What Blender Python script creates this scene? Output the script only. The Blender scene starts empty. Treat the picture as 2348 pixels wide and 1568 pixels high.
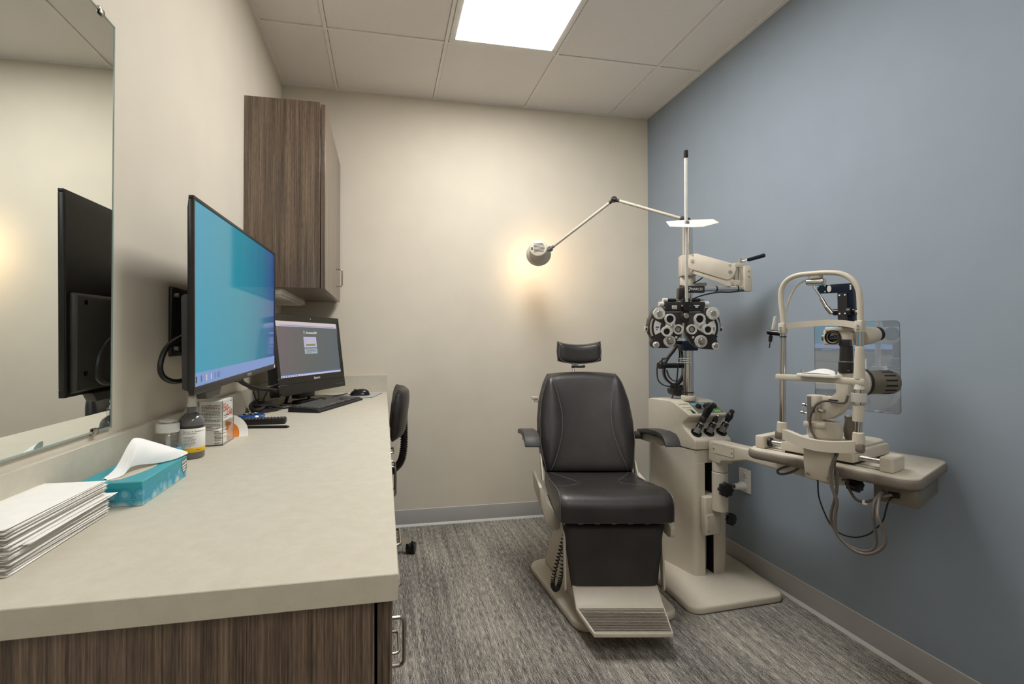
import bpy, bmesh, math, random
from mathutils import Vector as V, Matrix as M
random.seed(7)
SC = bpy.context.scene
COL = SC.collection
PI = math.pi

# ------------------------------------------------------------------ camera
camd = bpy.data.cameras.new('camera'); cam = bpy.data.objects.new('camera', camd); COL.objects.link(cam)
camd.sensor_fit = 'HORIZONTAL'; camd.sensor_width = 36.0
camd.lens = 1113.317 / 2348 * 36.0
camd.shift_x = 76.767 / 2348; camd.shift_y = -15.535 / 2348
camd.clip_start = 0.02
yaw, pitch, roll = -0.1927, 0.0120, -0.0009
fw = V((-math.sin(yaw)*math.cos(pitch), math.cos(yaw)*math.cos(pitch), math.sin(pitch)))
rt = V((math.cos(yaw), math.sin(yaw), 0)); up = rt.cross(fw)
r2 = rt*math.cos(roll) + up*math.sin(roll); u2 = up*math.cos(roll) - rt*math.sin(roll)
mw = M.Identity(4)
for i in range(3):
    mw[i][0] = r2[i]; mw[i][1] = u2[i]; mw[i][2] = -fw[i]
mw.translation = V((0, 0, 1.1748))
cam.matrix_world = mw
SC.camera = cam

# ------------------------------------------------------------------ world, exposure
w = bpy.data.worlds.new('world'); SC.world = w; w.use_nodes = True
w.node_tree.nodes['Background'].inputs[0].default_value = (0.75, 0.85, 1.0, 1)
w.node_tree.nodes['Background'].inputs[1].default_value = 0.3
SC.view_settings.view_transform = 'Standard'; SC.view_settings.look = 'None'
SC.view_settings.gamma = 1.0; SC.view_settings.use_curve_mapping = False
SC.view_settings.exposure = 0.17
TROFFER = 18.5           # emission of the ceiling light lens over the chair
TROFFER_2 = 10.0         # the dimmer one by the door
LAMP_W = 3.2             # watts of the warm examination lamp

# ------------------------------------------------------------------ room numbers
XL, XR, YB, YF, ZC = -0.613, 1.830, 3.126, -1.35, 2.743
TILE = 0.6096

# ------------------------------------------------------------------ helpers: materials
def lin(c):
    return tuple(((x/255.0)/12.92 if x/255.0 <= 0.04045 else ((x/255.0+0.055)/1.055)**2.4) for x in c)

class NT:
    def __init__(s, name):
        s.m = bpy.data.materials.new(name); s.m.use_nodes = True
        s.t = s.m.node_tree; s.n = s.t.nodes; s.b = s.n['Principled BSDF']; s.out = s.n['Material Output']
    def node(s, kind, **kw):
        n = s.n.new(kind)
        for k, v in kw.items():
            if k in n.inputs.keys(): n.inputs[k].default_value = v
            else: setattr(n, k, v)
        return n
    def link(s, a, b): s.t.links.new(a, b)
    def coord(s, scale=(1, 1, 1), kind='Object', rot=(0, 0, 0)):
        tc = s.node('ShaderNodeTexCoord'); mp = s.node('ShaderNodeMapping')
        mp.inputs['Scale'].default_value = scale; mp.inputs['Rotation'].default_value = rot
        s.link(tc.outputs[kind], mp.inputs['Vector']); return mp.outputs['Vector']
    def noise(s, vec, scale, detail=3, rough=0.5):
        n = s.node('ShaderNodeTexNoise'); n.inputs['Scale'].default_value = scale
        n.inputs['Detail'].default_value = detail; n.inputs['Roughness'].default_value = rough
        s.link(vec, n.inputs['Vector']); return n.outputs[0]
    def ramp(s, fac, stops):
        r = s.node('ShaderNodeValToRGB'); e = r.color_ramp.elements
        while len(e) < len(stops): e.new(0.5)
        for i, (p, c) in enumerate(stops):
            e[i].position = p; e[i].color = (c[0], c[1], c[2], 1)
        s.link(fac, r.inputs[0]); return r.outputs[0]
    def bump(s, h, strength, dist):
        b = s.node('ShaderNodeBump'); b.inputs['Strength'].default_value = strength; b.inputs['Distance'].default_value = dist
        s.link(h, b.inputs['Height']); s.link(b.outputs[0], s.b.inputs['Normal'])
    def mixf(s, a, b, f):
        m = s.node('ShaderNodeMath', operation='MULTIPLY_ADD'); m.inputs[1].default_value = f
        s.link(a, m.inputs[0]); s.link(b, m.inputs[2]); return m.outputs[0]

MATS = {}
def mat(name, rgb, rough=0.5, metal=0.0, var=0.06, scale=40, bump=0.0, bscale=200, bdist=0.001, spec=0.5, trans=0.0, alpha=1.0, emit=None, estr=1.0, coat=0.0, ior=1.45):
    t = NT(name); c = lin(rgb); b = t.b
    b.inputs['Roughness'].default_value = rough; b.inputs['Metallic'].default_value = metal
    b.inputs['Specular IOR Level'].default_value = spec; b.inputs['IOR'].default_value = ior
    b.inputs['Transmission Weight'].default_value = trans; b.inputs['Coat Weight'].default_value = coat
    vec = t.coord()
    n = t.noise(vec, scale)
    lo = tuple(x*(1-var) for x in c); hi = tuple(min(1, x*(1+var)) for x in c)
    t.link(t.ramp(n, [(0.3, lo), (0.7, hi)]), b.inputs['Base Color'])
    if bump: t.bump(t.noise(vec, bscale, 4), bump, bdist)
    if emit:
        b.inputs['Emission Color'].default_value = (*lin(emit), 1); b.inputs['Emission Strength'].default_value = estr
    MATS[name] = t.m
    return t.m

mat('wall_paint', (221, 212, 195), 0.85, var=0.02, scale=6, bump=0.25, bscale=380, bdist=0.0006, spec=0.2)
mat('blue_paint', (149, 160, 171), 0.8, var=0.02, scale=6, bump=0.25, bscale=380, bdist=0.0006, spec=0.25)
mat('door_paint', (205, 200, 190), 0.6)
mat('tee_white', (240, 235, 228), 0.55, var=0.02)
mat('vinyl_base', (172, 169, 166), 0.55, var=0.03, scale=10)
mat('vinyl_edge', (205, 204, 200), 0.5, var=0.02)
mat('cream_enamel', (206, 197, 180), 0.42, var=0.02, scale=30, bump=0.15, bscale=900, bdist=0.0003)
mat('cream_dark', (176, 166, 146), 0.5, var=0.03)
mat('taupe_rubber', (122, 112, 102), 0.55, var=0.05)
mat('taupe_metal', (118, 110, 96), 0.4, metal=0.4, var=0.04)
mat('black_plastic', (30, 28, 28), 0.42, var=0.15)
mat('black_gloss', (22, 21, 22), 0.2, var=0.1)
mat('black_enamel', (44, 41, 40), 0.35, var=0.1)
mat('navy_metal', (20, 26, 44), 0.35, metal=0.3, var=0.1)
mat('dark_grey', (62, 60, 58), 0.5, var=0.1)
mat('mid_grey', (120, 118, 114), 0.5, var=0.06)
mat('cable_grey', (100, 92, 84), 0.5, var=0.05)
mat('chrome', (215, 212, 208), 0.14, metal=1.0, var=0.02)
mat('steel', (190, 184, 176), 0.3, metal=1.0, var=0.05)
mat('nickel', (176, 168, 158), 0.28, metal=1.0, var=0.05)
mat('dial_silver', (214, 211, 204), 0.4, metal=0.1, var=0.04)
mat('white_plastic', (236, 233, 226), 0.4, var=0.02)
mat('paper_white', (244, 242, 236), 0.8, var=0.02, spec=0.2)
mat('tissue_white', (246, 246, 244), 0.9, var=0.01, spec=0.1)
mat('ink_black', (28, 28, 30), 0.6)
mat('ink_grey', (96, 92, 92), 0.6)
mat('ink_white', (240, 240, 238), 0.5)
mat('ink_orange', (226, 96, 34), 0.6)
mat('ink_green', (110, 196, 60), 0.5)
mat('ink_cyan', (96, 176, 200), 0.5)
mat('label_yellow', (232, 184, 30), 0.5)
mat('panel_grey', (112, 112, 106), 0.5)
mat('amber_glass', (104, 102, 102), 0.12, var=0.05, coat=0.5)
mat('amber_liquid', (62, 48, 40), 0.15, var=0.05, coat=0.4)
mat('orange_card', (226, 128, 24), 0.5, var=0.03)
mat('blue_plastic', (34, 84, 160), 0.15, var=0.2, coat=0.5)
mat('mirror_edge', (150, 168, 160), 0.15, var=0.02)
mat('dark_slot', (24, 16, 24), 0.7)
mat('tread_grey', (150, 142, 128), 0.5)
mat('undercab_white', (214, 206, 190), 0.4)
mat('pad_grey', (184, 184, 186), 0.7, var=0.04)

def m_ceiling():
    t = NT('ceiling_tile'); v = t.coord()
    n = t.noise(v, 160, 5, 0.65); n2 = t.noise(v, 700, 2)
    t.link(t.ramp(n, [(0.3, lin((236, 229, 222))), (0.7, lin((244, 238, 232)))]), t.b.inputs['Base Color'])
    t.b.inputs['Roughness'].default_value = 0.95; t.b.inputs['Specular IOR Level'].default_value = 0.1
    t.bump(t.mixf(n2, n, 0.6), 0.5, 0.0012); MATS['ceiling_tile'] = t.m
m_ceiling()

def m_carpet():
    t = NT('carpet'); 
    v1 = t.coord((400, 24, 1)); v2 = t.coord((460, 380, 1)); v3 = t.coord((3.5, 1.6, 1)); v4 = t.coord((60, 1.6, 1))
    a = t.noise(v1, 1.0, 2, 0.6); b = t.noise(v2, 1.0, 2, 0.6); c = t.noise(v3, 1.0, 2); d = t.noise(v4, 1.0, 2)
    s = t.mixf(b, a, 1.5)
    s = t.mixf(c, s, 0.35); s = t.mixf(d, s, 0.4)
    mr = t.node('ShaderNodeMapRange'); mr.inputs['From Min'].default_value = 1.24; mr.inputs['From Max'].default_value = 2.0
    t.link(s, mr.inputs['Value'])
    col = t.ramp(mr.outputs[0], [(0.10, lin((54, 53, 54))), (0.42, lin((110, 107, 103))), (0.6, lin((158, 152, 143))), (0.88, lin((220, 212, 196)))])
    t.link(col, t.b.inputs['Base Color']); t.b.inputs['Roughness'].default_value = 0.95
    t.b.inputs['Specular IOR Level'].default_value = 0.1
    t.bump(s, 0.6, 0.002); MATS['carpet'] = t.m
m_carpet()

def m_wood(name, axis, dark, mid, light):
    t = NT(name)
    sc = [340, 340, 340]; sc[axis] = 3.0
    sf = [45, 45, 45]; sf[axis] = 1.0
    sp = [520, 520, 520]; sp[axis] = 30
    a = t.noise(t.coord(tuple(sc)), 1.0, 3, 0.6); b = t.noise(t.coord(tuple(sf)), 1.0, 3, 0.5); c = t.noise(t.coord(tuple(sp)), 1.0, 2, 0.5)
    s = t.mixf(b, a, 0.6); s = t.mixf(c, s, 0.45)
    mr = t.node('ShaderNodeMapRange'); mr.inputs['From Min'].default_value = 0.74; mr.inputs['From Max'].default_value = 1.31
    t.link(s, mr.inputs['Value'])
    t.link(t.ramp(mr.outputs[0], [(0.1, lin(dark)), (0.5, lin(mid)), (0.9, lin(light))]), t.b.inputs['Base Color'])
    t.b.inputs['Roughness'].default_value = 0.36; t.b.inputs['Specular IOR Level'].default_value = 0.6
    t.b.inputs['Coat Weight'].default_value = 0.5; t.b.inputs['Coat Roughness'].default_value = 0.3
    t.bump(a, 0.2, 0.0005); MATS[name] = t.m
m_wood('walnut_laminate', 2, (56, 44, 36), (101, 83, 68), (139, 119, 100))

def m_counter():
    t = NT('counter_laminate'); v = t.coord()
    a = t.noise(v, 30, 6, 0.65); b = t.noise(v, 330, 3, 0.6)
    s = t.mixf(b, a, 0.5)
    mr = t.node('ShaderNodeMapRange'); mr.inputs['From Min'].default_value = 0.5; mr.inputs['From Max'].default_value = 1.0
    t.link(s, mr.inputs['Value'])
    t.link(t.ramp(mr.outputs[0], [(0.0, lin((199, 191, 173))), (0.5, lin((204, 197, 180))), (1.0, lin((209, 203, 187)))]), t.b.inputs['Base Color'])
    t.b.inputs['Roughness'].default_value = 0.5; t.b.inputs['Specular IOR Level'].default_value = 0.35
    t.bump(b, 0.12, 0.0004); MATS['counter_laminate'] = t.m
m_counter()

def m_leather(name, rgb, rough):
    t = NT(name); v = t.coord(); c = lin(rgb)
    a = t.noise(v, 60, 5, 0.6); b = t.noise(v, 420, 3, 0.6); g = t.noise(v, 7, 3)
    t.link(t.ramp(g, [(0.3, tuple(x*0.8 for x in c)), (0.7, tuple(x*1.3 for x in c))]), t.b.inputs['Base Color'])
    t.b.inputs['Specular IOR Level'].default_value = 0.55
    r = t.node('ShaderNodeMapRange'); r.inputs['To Min'].default_value = rough-0.06; r.inputs['To Max'].default_value = rough+0.1
    t.link(a, r.inputs['Value']); t.link(r.outputs[0], t.b.inputs['Roughness'])
    t.bump(t.mixf(b, a, 0.4), 0.5, 0.0018); MATS[name] = t.m
m_leather('black_leather', (44, 41, 40), 0.34)
m_leather('charcoal_leather', (46, 43, 42), 0.5)
mat('piping_highlight', (104, 101, 100), 0.35)  # light grey puts the highlight along the leather seams into the colour
mat('key_black', (84, 82, 80), 0.4)

def m_glassy(name, tint, gl, rough=0.02, glcol=(1, 1, 1)):
    t = NT(name); t.n.remove(t.b)
    tr = t.node('ShaderNodeBsdfTransparent'); tr.inputs[0].default_value = (*tint, 1)
    g = t.node('ShaderNodeBsdfGlossy'); g.inputs['Color'].default_value = (*glcol, 1); g.inputs['Roughness'].default_value = rough
    lw = t.node('ShaderNodeLayerWeight'); pw = t.node('ShaderNodeMath', operation='POWER'); pw.inputs[1].default_value = 5.0; t.link(lw.outputs['Facing'], pw.inputs[0])
    ad = t.node('ShaderNodeMath', operation='MULTIPLY_ADD'); ad.inputs[1].default_value = 0.7; ad.inputs[2].default_value = 0.03+gl; t.link(pw.outputs[0], ad.inputs[0])
    mx = t.node('ShaderNodeMixShader'); t.link(ad.outputs[0], mx.inputs[0]); t.link(tr.outputs[0], mx.inputs[1]); t.link(g.outputs[0], mx.inputs[2])
    t.link(mx.outputs[0], t.out.inputs['Surface']); MATS[name] = t.m
m_glassy('clear_acrylic', (0.98, 0.985, 0.985), 0.0)
m_glassy('shield_acrylic', (0.97, 0.975, 0.98), 0.20)
m_glassy('bottle_clear', (0.94, 0.95, 0.96), 0.03)
m_glassy('lens_dark', (0.02, 0.03, 0.06), 0.1)

def m_mirror():
    t = NT('mirror_glass'); t.n.remove(t.b)
    g = t.node('ShaderNodeBsdfGlossy'); g.inputs['Color'].default_value = (0.86, 0.89, 0.86, 1); g.inputs['Roughness'].default_value = 0.0
    t.link(g.outputs[0], t.out.inputs['Surface']); MATS['mirror_glass'] = t.m
m_mirror()

def m_emit(name, rgb, strength):
    t = NT(name); t.b.inputs['Base Color'].default_value = (0.8, 0.8, 0.8, 1)
    t.b.inputs['Emission Color'].default_value = (*rgb, 1); t.b.inputs['Emission Strength'].default_value = strength
    MATS[name] = t.m
m_emit('light_lens', (1.0, 0.99, 0.97), TROFFER)
m_emit('light_lens_dim', (1.0, 0.99, 0.97), TROFFER_2)
m_emit('bulb_warm', (1.0, 0.72, 0.42), 6.0)

def m_screen(name, stops, axis, strength, rough=0.08):
    # picture shown on a display: colours across the panel, under a glossy pane
    t = NT(name)
    tc = t.node('ShaderNodeTexCoord'); sx = t.node('ShaderNodeSeparateXYZ'); t.link(tc.outputs['Generated'], sx.inputs[0])
    col = t.ramp(sx.outputs[axis], stops)
    t.b.inputs['Base Color'].default_value = (0.01, 0.01, 0.012, 1); t.b.inputs['Roughness'].default_value = rough
    t.b.inputs['Specular IOR Level'].default_value = 0.32
    t.link(col, t.b.inputs['Emission Color']); t.b.inputs['Emission Strength'].default_value = strength
    MATS[name] = t.m
m_screen('tv_picture', [(0.0, lin((26, 146, 176))), (0.45, lin((0, 134, 156))), (0.75, lin((0, 110, 142))), (1.0, lin((0, 58, 132)))], 1, 0.82)
m_screen('monitor_picture', [(0.0, lin((118, 104, 108))), (0.5, lin((98, 102, 98))), (1.0, lin((88, 100, 108)))], 0, 0.72, 0.2)
for nm, c, s in (('ui_taskbar', (122, 148, 200), 1.0), ('ui_bar', (196, 190, 206), 1.0), ('ui_bar2', (214, 196, 192), 1.0), ('ui_card', (186, 180, 206), 1.0), ('ui_card2', (160, 172, 184), 1.0),
                 ('ui_olive', (140, 146, 74), 0.8), ('ui_white', (235, 235, 235), 1.0), ('ui_dark', (40, 48, 70), 1.0), ('ui_blue', (70, 100, 150), 1.0), ('ui_teal', (20, 110, 150), 1.0)):
    m_emit(nm, lin(c), s*0.8)
    MATS[nm].node_tree.nodes['Principled BSDF'].inputs['Base Color'].default_value = (0.02, 0.02, 0.02, 1)

def m_tissue_box():
    t = NT('tissue_print')
    tc = t.node('ShaderNodeTexCoord'); sx = t.node('ShaderNodeSeparateXYZ'); t.link(tc.outputs['Object'], sx.inputs[0])
    v = t.coord((1, 1, 1))
    vo = t.node('ShaderNodeTexVoronoi'); vo.inputs['Scale'].default_value = 44; t.link(v, vo.inputs['Vector'])
    hgt = t.node('ShaderNodeMath', operation='MULTIPLY'); hgt.inputs[1].default_value = 15.0; t.link(sx.outputs[2], hgt.inputs[0])
    rnd = t.node('ShaderNodeSeparateColor'); t.link(vo.outputs['Color'], rnd.inputs[0])
    s1 = t.mixf(vo.outputs['Distance'], hgt.outputs[0], 0.75); s = t.mixf(rnd.outputs[0], s1, 0.12)
    c = t.ramp(s, [(0.0, lin((200, 212, 204))), (0.30, lin((178, 206, 206))), (0.45, lin((124, 188, 202))), (0.58, lin((78, 166, 192))), (0.72, lin((40, 148, 180))), (0.9, lin((40, 158, 170)))])
    c.node.color_ramp.interpolation = 'CONSTANT'
    t.link(c, t.b.inputs['Base Color']); t.b.inputs['Roughness'].default_value = 0.4
    MATS['tissue_print'] = t.m
m_tissue_box()

# ------------------------------------------------------------------ helpers: meshes
def rpoly(pts, r, n=5):
    """polygon with rounded corners; r one radius or a list"""
    out = []; k = len(pts)
    for i in range(k):
        p = V(pts[i]).to_2d(); a = V(pts[i-1]).to_2d(); b = V(pts[(i+1) % k]).to_2d()
        ri = r[i] if isinstance(r, (list, tuple)) else r
        if ri <= 0: out.append((p.x, p.y)); continue
        d1 = (a-p); d2 = (b-p); l1, l2 = d1.length, d2.length; d1.normalize(); d2.normalize()
        ang = math.acos(max(-1, min(1, d1.dot(d2))))
        t = min(ri/math.tan(ang/2), 0.49*l1, 0.49*l2); rr = t*math.tan(ang/2)
        bis = (d1+d2).normalized(); c = p + bis*(rr/math.sin(ang/2))
        p1 = p+d1*t; p2 = p+d2*t
        a1 = math.atan2(p1.y-c.y, p1.x-c.x); a2 = math.atan2(p2.y-c.y, p2.x-c.x)
        da = a2-a1
        while da > PI: da -= 2*PI
        while da < -PI: da += 2*PI
        for j in range(n+1):
            t_ = a1+da*j/n; out.append((c.x+rr*math.cos(t_), c.y+rr*math.sin(t_)))
    return out

def spline(pts, n=8, closed=False):
    P = [V(p) for p in pts]; out = []; k = len(P)
    rng = range(k if closed else k-1)
    for i in rng:
        p0 = P[i-1] if (closed or i > 0) else P[i]*2-P[i+1]
        p1 = P[i]; p2 = P[(i+1) % k]
        p3 = P[(i+2) % k] if (closed or i+2 < k) else P[i+1]*2-P[i]
        for j in range(n):
            t = j/n
            out.append(0.5*((2*p1)+(p2-p0)*t+(2*p0-5*p1+4*p2-p3)*t*t+(3*p1-p0-3*p2+p3)*t**3))
    if not closed: out.append(P[-1])
    return out

class B:
    def __init__(s): s.bm = bmesh.new()
    def merge(s, t, bev=0, seg=2, ang=35):
        if bev > 0:
            bmesh.ops.recalc_face_normals(t, faces=t.faces)
            ed = [e for e in t.edges if len(e.link_faces) == 2 and e.calc_face_angle(0) > math.radians(ang)]
            bmesh.ops.bevel(t, geom=ed, offset=bev, segments=seg, profile=0.5, affect='EDGES', clamp_overlap=True)
        m = bpy.data.meshes.new('tmp'); t.to_mesh(m); t.free(); s.bm.from_mesh(m); bpy.data.meshes.remove(m); return s
    def prism(s, poly, d0, d1, o=(0, 0, 0), ex=(1, 0, 0), ey=(0, 1, 0), ez=None, bev=0, seg=2, top=1.0, ang=35):
        o, ex, ey = V(o), V(ex), V(ey); ez = V(ez) if ez is not None else ex.cross(ey)
        t = bmesh.new()
        cx = sum(p[0] for p in poly)/len(poly); cy = sum(p[1] for p in poly)/len(poly)
        a = [t.verts.new(o+ex*p[0]+ey*p[1]+ez*d0) for p in poly]
        b = [t.verts.new(o+ex*(cx+(p[0]-cx)*top)+ey*(cy+(p[1]-cy)*top)+ez*d1) for p in poly]
        t.faces.new(a[::-1]); t.faces.new(b); k = len(poly)
        for i in range(k): t.faces.new([a[i], a[(i+1) % k], b[(i+1) % k], b[i]])
        return s.merge(t, bev, seg, ang)
    def box(s, x0, x1, y0, y1, z0, z1, bev=0, seg=2):
        return s.prism([(x0, y0), (x1, y0), (x1, y1), (x0, y1)], z0, z1, bev=bev, seg=seg)
    def obox(s, c, size, ex=(1, 0, 0), ey=(0, 1, 0), bev=0, seg=2):
        a, b, h = size[0]/2, size[1]/2, size[2]/2
        return s.prism([(-a, -b), (a, -b), (a, b), (-a, b)], -h, h, o=c, ex=V(ex).normalized(), ey=V(ey).normalized(), bev=bev, seg=seg)
    def frustum(s, b0, b1, z0, z1, bev=0, seg=2):
        t = bmesh.new()
        f = lambda r, z: [t.verts.new((r[0], r[2], z)), t.verts.new((r[1], r[2], z)), t.verts.new((r[1], r[3], z)), t.verts.new((r[0], r[3], z))]
        a = f(b0, z0); b = f(b1, z1); t.faces.new(a[::-1]); t.faces.new(b)
        for i in range(4): t.faces.new([a[i], a[(i+1) % 4], b[(i+1) % 4], b[i]])
        return s.merge(t, bev, seg)
    def lathe(s, prof, c=(0, 0, 0), axis=(0, 0, 1), n=32, cap=True, arc=None):
        ax = V(axis).normalized(); q = V((0, 0, 1)).rotation_difference(ax); c = V(c)
        t = bmesh.new(); rings = []
        for r, z in prof:
            if r < 1e-6: rings.append([t.verts.new(c+q @ V((0, 0, z)))])
            else: rings.append([t.verts.new(c+q @ V((r*math.cos(2*PI*i/n), r*math.sin(2*PI*i/n), z))) for i in range(n)])
        for a, b in zip(rings, rings[1:]):
            for i in range(n):
                if len(a) == 1 and len(b) == 1: continue
                if len(a) == 1: t.faces.new([a[0], b[i], b[(i+1) % n]])
                elif len(b) == 1: t.faces.new([a[i], a[(i+1) % n], b[0]])
                else: t.faces.new([a[i], a[(i+1) % n], b[(i+1) % n], b[i]])
        if cap:
            if len(rings[0]) > 1: t.faces.new(rings[0][::-1])
            if len(rings[-1]) > 1: t.faces.new(rings[-1])
        bmesh.ops.recalc_face_normals(t, faces=t.faces)
        return s.merge(t)
    def cyl(s, p0, p1, r0, r1=None, n=24, bev=0):
        p0, p1 = V(p0), V(p1); r1 = r0 if r1 is None else r1; L = (p1-p0).length
        if bev > 0: pr = [(r0-bev, 0), (r0, bev), (r1, L-bev), (r1-bev, L)]
        else: pr = [(r0, 0), (r1, L)]
        return s.lathe(pr, p0, p1-p0, n)
    def sweep(s, pts, prof, closed=False, upv=(0, 0, 1), fixed=False):
        P = [V(p) for p in pts]; k = len(P); t = bmesh.new(); rings = []
        tan = []
        for i in range(k):
            a = P[i-1] if (i > 0 or closed) else P[i]; b = P[(i+1) % k] if (i < k-1 or closed) else P[i]
            tan.append((b-a).normalized())
        nrm = V(upv); nrm = (nrm-tan[0]*nrm.dot(tan[0]))
        if nrm.length < 1e-4: nrm = tan[0].orthogonal()
        nrm.normalize()
        for i in range(k):
            if fixed:
                u = V(upv); nn = u-tan[i]*u.dot(tan[i]); nrm = nn.normalized() if nn.length > 1e-4 else nrm
            else:
                if i: nrm = tan[i-1].rotation_difference(tan[i]) @ nrm
            bi = tan[i].cross(nrm)
            rings.append([t.verts.new(P[i]+bi*a+nrm*b) for a, b in prof])
        m = len(prof)
        for i in range(k if closed else k-1):
            a, b = rings[i], rings[(i+1) % k]
            for j in range(m): t.faces.new([a[j], a[(j+1) % m], b[(j+1) % m], b[j]])
        if not closed: t.faces.new(rings[0][::-1]); t.faces.new(rings[-1])
        bmesh.ops.recalc_face_normals(t, faces=t.faces)
        return s.merge(t)
    def tube(s, pts, r, n=10, closed=False, smooth=0):
        if smooth: pts = spline(pts, smooth, closed)
        return s.sweep(pts, [(r*math.cos(2*PI*i/n), r*math.sin(2*PI*i/n)) for i in range(n)], closed)
    def strap(s, pts, wd, th, upv, smooth=8, closed=False):
        pts = spline(pts, smooth, closed) if smooth else pts
        return s.sweep(pts, [(-th/2, -wd/2), (th/2, -wd/2), (th/2, wd/2), (-th/2, wd/2)], closed, upv, fixed=True)
    def grid(s, f, ns, nt, g=None):
        """closed cushion: front surface f(s,t), back surface g(s,t), equal on the rim"""
        t = bmesh.new()
        F = [[t.verts.new(f(i/ns, j/nt)) for j in range(nt+1)] for i in range(ns+1)]
        for i in range(ns):
            for j in range(nt): t.faces.new([F[i][j], F[i+1][j], F[i+1][j+1], F[i][j+1]])
        if g:
            G = [[(F[i][j] if i in (0, ns) or j in (0, nt) else t.verts.new(g(i/ns, j/nt))) for j in range(nt+1)] for i in range(ns+1)]
            for i in range(ns):
                for j in range(nt):
                    q = [G[i][j], G[i][j+1], G[i+1][j+1], G[i+1][j]]
                    try: t.faces.new(q)
                    except ValueError: pass
        bmesh.ops.recalc_face_normals(t, faces=t.faces)
        return s.merge(t)
    def text(s, body, size, o, ex, ey, depth=0.0004, align='CENTER'):
        cu = bpy.data.curves.new('t', 'FONT'); cu.body = body; cu.size = size; cu.extrude = depth; cu.align_x = align; cu.align_y = 'CENTER'
        cu.resolution_u = 3
        ob = bpy.data.objects.new('t', cu); COL.objects.link(ob); dg = bpy.context.evaluated_depsgraph_get(); dg.update()
        me = bpy.data.meshes.new_from_object(ob.evaluated_get(dg))
        ex, ey = V(ex).normalized(), V(ey).normalized(); ez = ex.cross(ey)
        mt = M(((ex.x, ey.x, ez.x, o[0]), (ex.y, ey.y, ez.y, o[1]), (ex.z, ey.z, ez.z, o[2]), (0, 0, 0, 1)))
        me.transform(mt); s.bm.from_mesh(me); bpy.data.objects.remove(ob); bpy.data.curves.remove(cu); bpy.data.meshes.remove(me); return s

def finish(name, b, m, inv=None, smooth=True, ang=40):
    if inv is not None: b.bm.transform(inv)
    me = bpy.data.meshes.new(name); b.bm.to_mesh(me); b.bm.free()
    if smooth:
        me.shade_smooth(); me.set_sharp_from_angle(angle=math.radians(ang))
    me.materials.append(MATS[m]); o = bpy.data.objects.new(name, me); COL.objects.link(o); return o

def tag(o, label, cat, group=None):
    o['label'] = label; o['category'] = cat
    if group: o['group'] = group
    return o

class T:
    """a thing: Empty at its base that parents its parts"""
    def __init__(s, name, label, cat, loc=(0, 0, 0), rz=0.0, group=None):
        s.e = bpy.data.objects.new(name, None); COL.objects.link(s.e); s.e.empty_display_size = 0.05
        s.e.location = loc; s.e.rotation_euler = (0, 0, rz); tag(s.e, label, cat, group)
        s.mw = M.Translation(V(loc)) @ M.Rotation(rz, 4, 'Z'); s.inv = s.mw.inverted()
    def w(s, name, b, m, parent=None, label=None, ang=40):   # world coordinates
        o = finish(name, b, m, s.inv, ang=ang); o.parent = parent or s.e
        if label: o['label'] = label
        return o
    def l(s, name, b, m, parent=None, label=None, ang=40):   # the thing's own coordinates
        o = finish(name, b, m, None, ang=ang); o.parent = parent or s.e
        if label: o['label'] = label
        return o
    def copy(s, src, name=None, parent=None, mtx=None):
        o = src.copy(); COL.objects.link(o); o.parent = parent or s.e
        if mtx is not None: o.matrix_local = mtx
        return o

def single(name, b, m, label, cat, group=None, loc=None):
    """a thing that is one mesh; geometry given in world coordinates, origin moved to loc"""
    inv = M.Translation(-V(loc)) if loc is not None else None
    o = finish(name, b, m, inv)
    if loc is not None: o.location = loc
    return tag(o, label, cat, group)

def struct(name, b, m, parent=None):
    o = finish(name, b, m); 
    if parent: o.parent = parent
    else: o['kind'] = 'structure'
    return o

# ================================================================== the room
struct('floor', B().box(XL-0.1, XR+0.1, YF-0.1, YB+0.1, -0.08, 0.0), 'carpet')
struct('wall_left', B().box(XL-0.1, XL, YF-0.1, YB+0.1, 0, ZC+0.1), 'wall_paint')
struct('wall_back', B().box(XL, XR, YB, YB+0.1, 0, ZC+0.1), 'wall_paint')
struct('wall_right', B().box(XR, XR+0.1, YF-0.1, YB+0.1, 0, ZC+0.1), 'blue_paint')
struct('wall_front', B().box(XL, XR, YF-0.1, YF, 0, ZC+0.1), 'wall_paint')

def cove(name, p0, p1, nrm):
    """vinyl cove base: face, top lip, light toe"""
    p0, p1, n = V(p0), V(p1), V(nrm); d = (p1-p0); L = d.length; d.normalize()
    o = struct(name, B().prism([(0, 0.012), (0.004, 0.012), (0.004, 0.1), (0.0025, 0.1035), (0, 0.1035)], 0, L, o=p0, ex=n, ey=(0, 0, 1), ez=d), 'vinyl_base')
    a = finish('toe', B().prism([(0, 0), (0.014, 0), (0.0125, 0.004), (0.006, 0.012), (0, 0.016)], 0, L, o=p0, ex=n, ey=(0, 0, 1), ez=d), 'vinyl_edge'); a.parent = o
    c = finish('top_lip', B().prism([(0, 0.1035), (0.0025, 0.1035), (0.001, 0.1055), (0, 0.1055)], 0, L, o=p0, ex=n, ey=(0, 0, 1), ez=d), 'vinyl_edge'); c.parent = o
cove('baseboard_back', (0.0, YB, 0), (XR, YB, 0), (0, -1, 0))
cove('baseboard_right', (XR, YF, 0), (XR, YB, 0), (-1, 0, 0))
cove('baseboard_left', (XL, YF, 0), (XL, 0.66, 0), (1, 0, 0))

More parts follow.
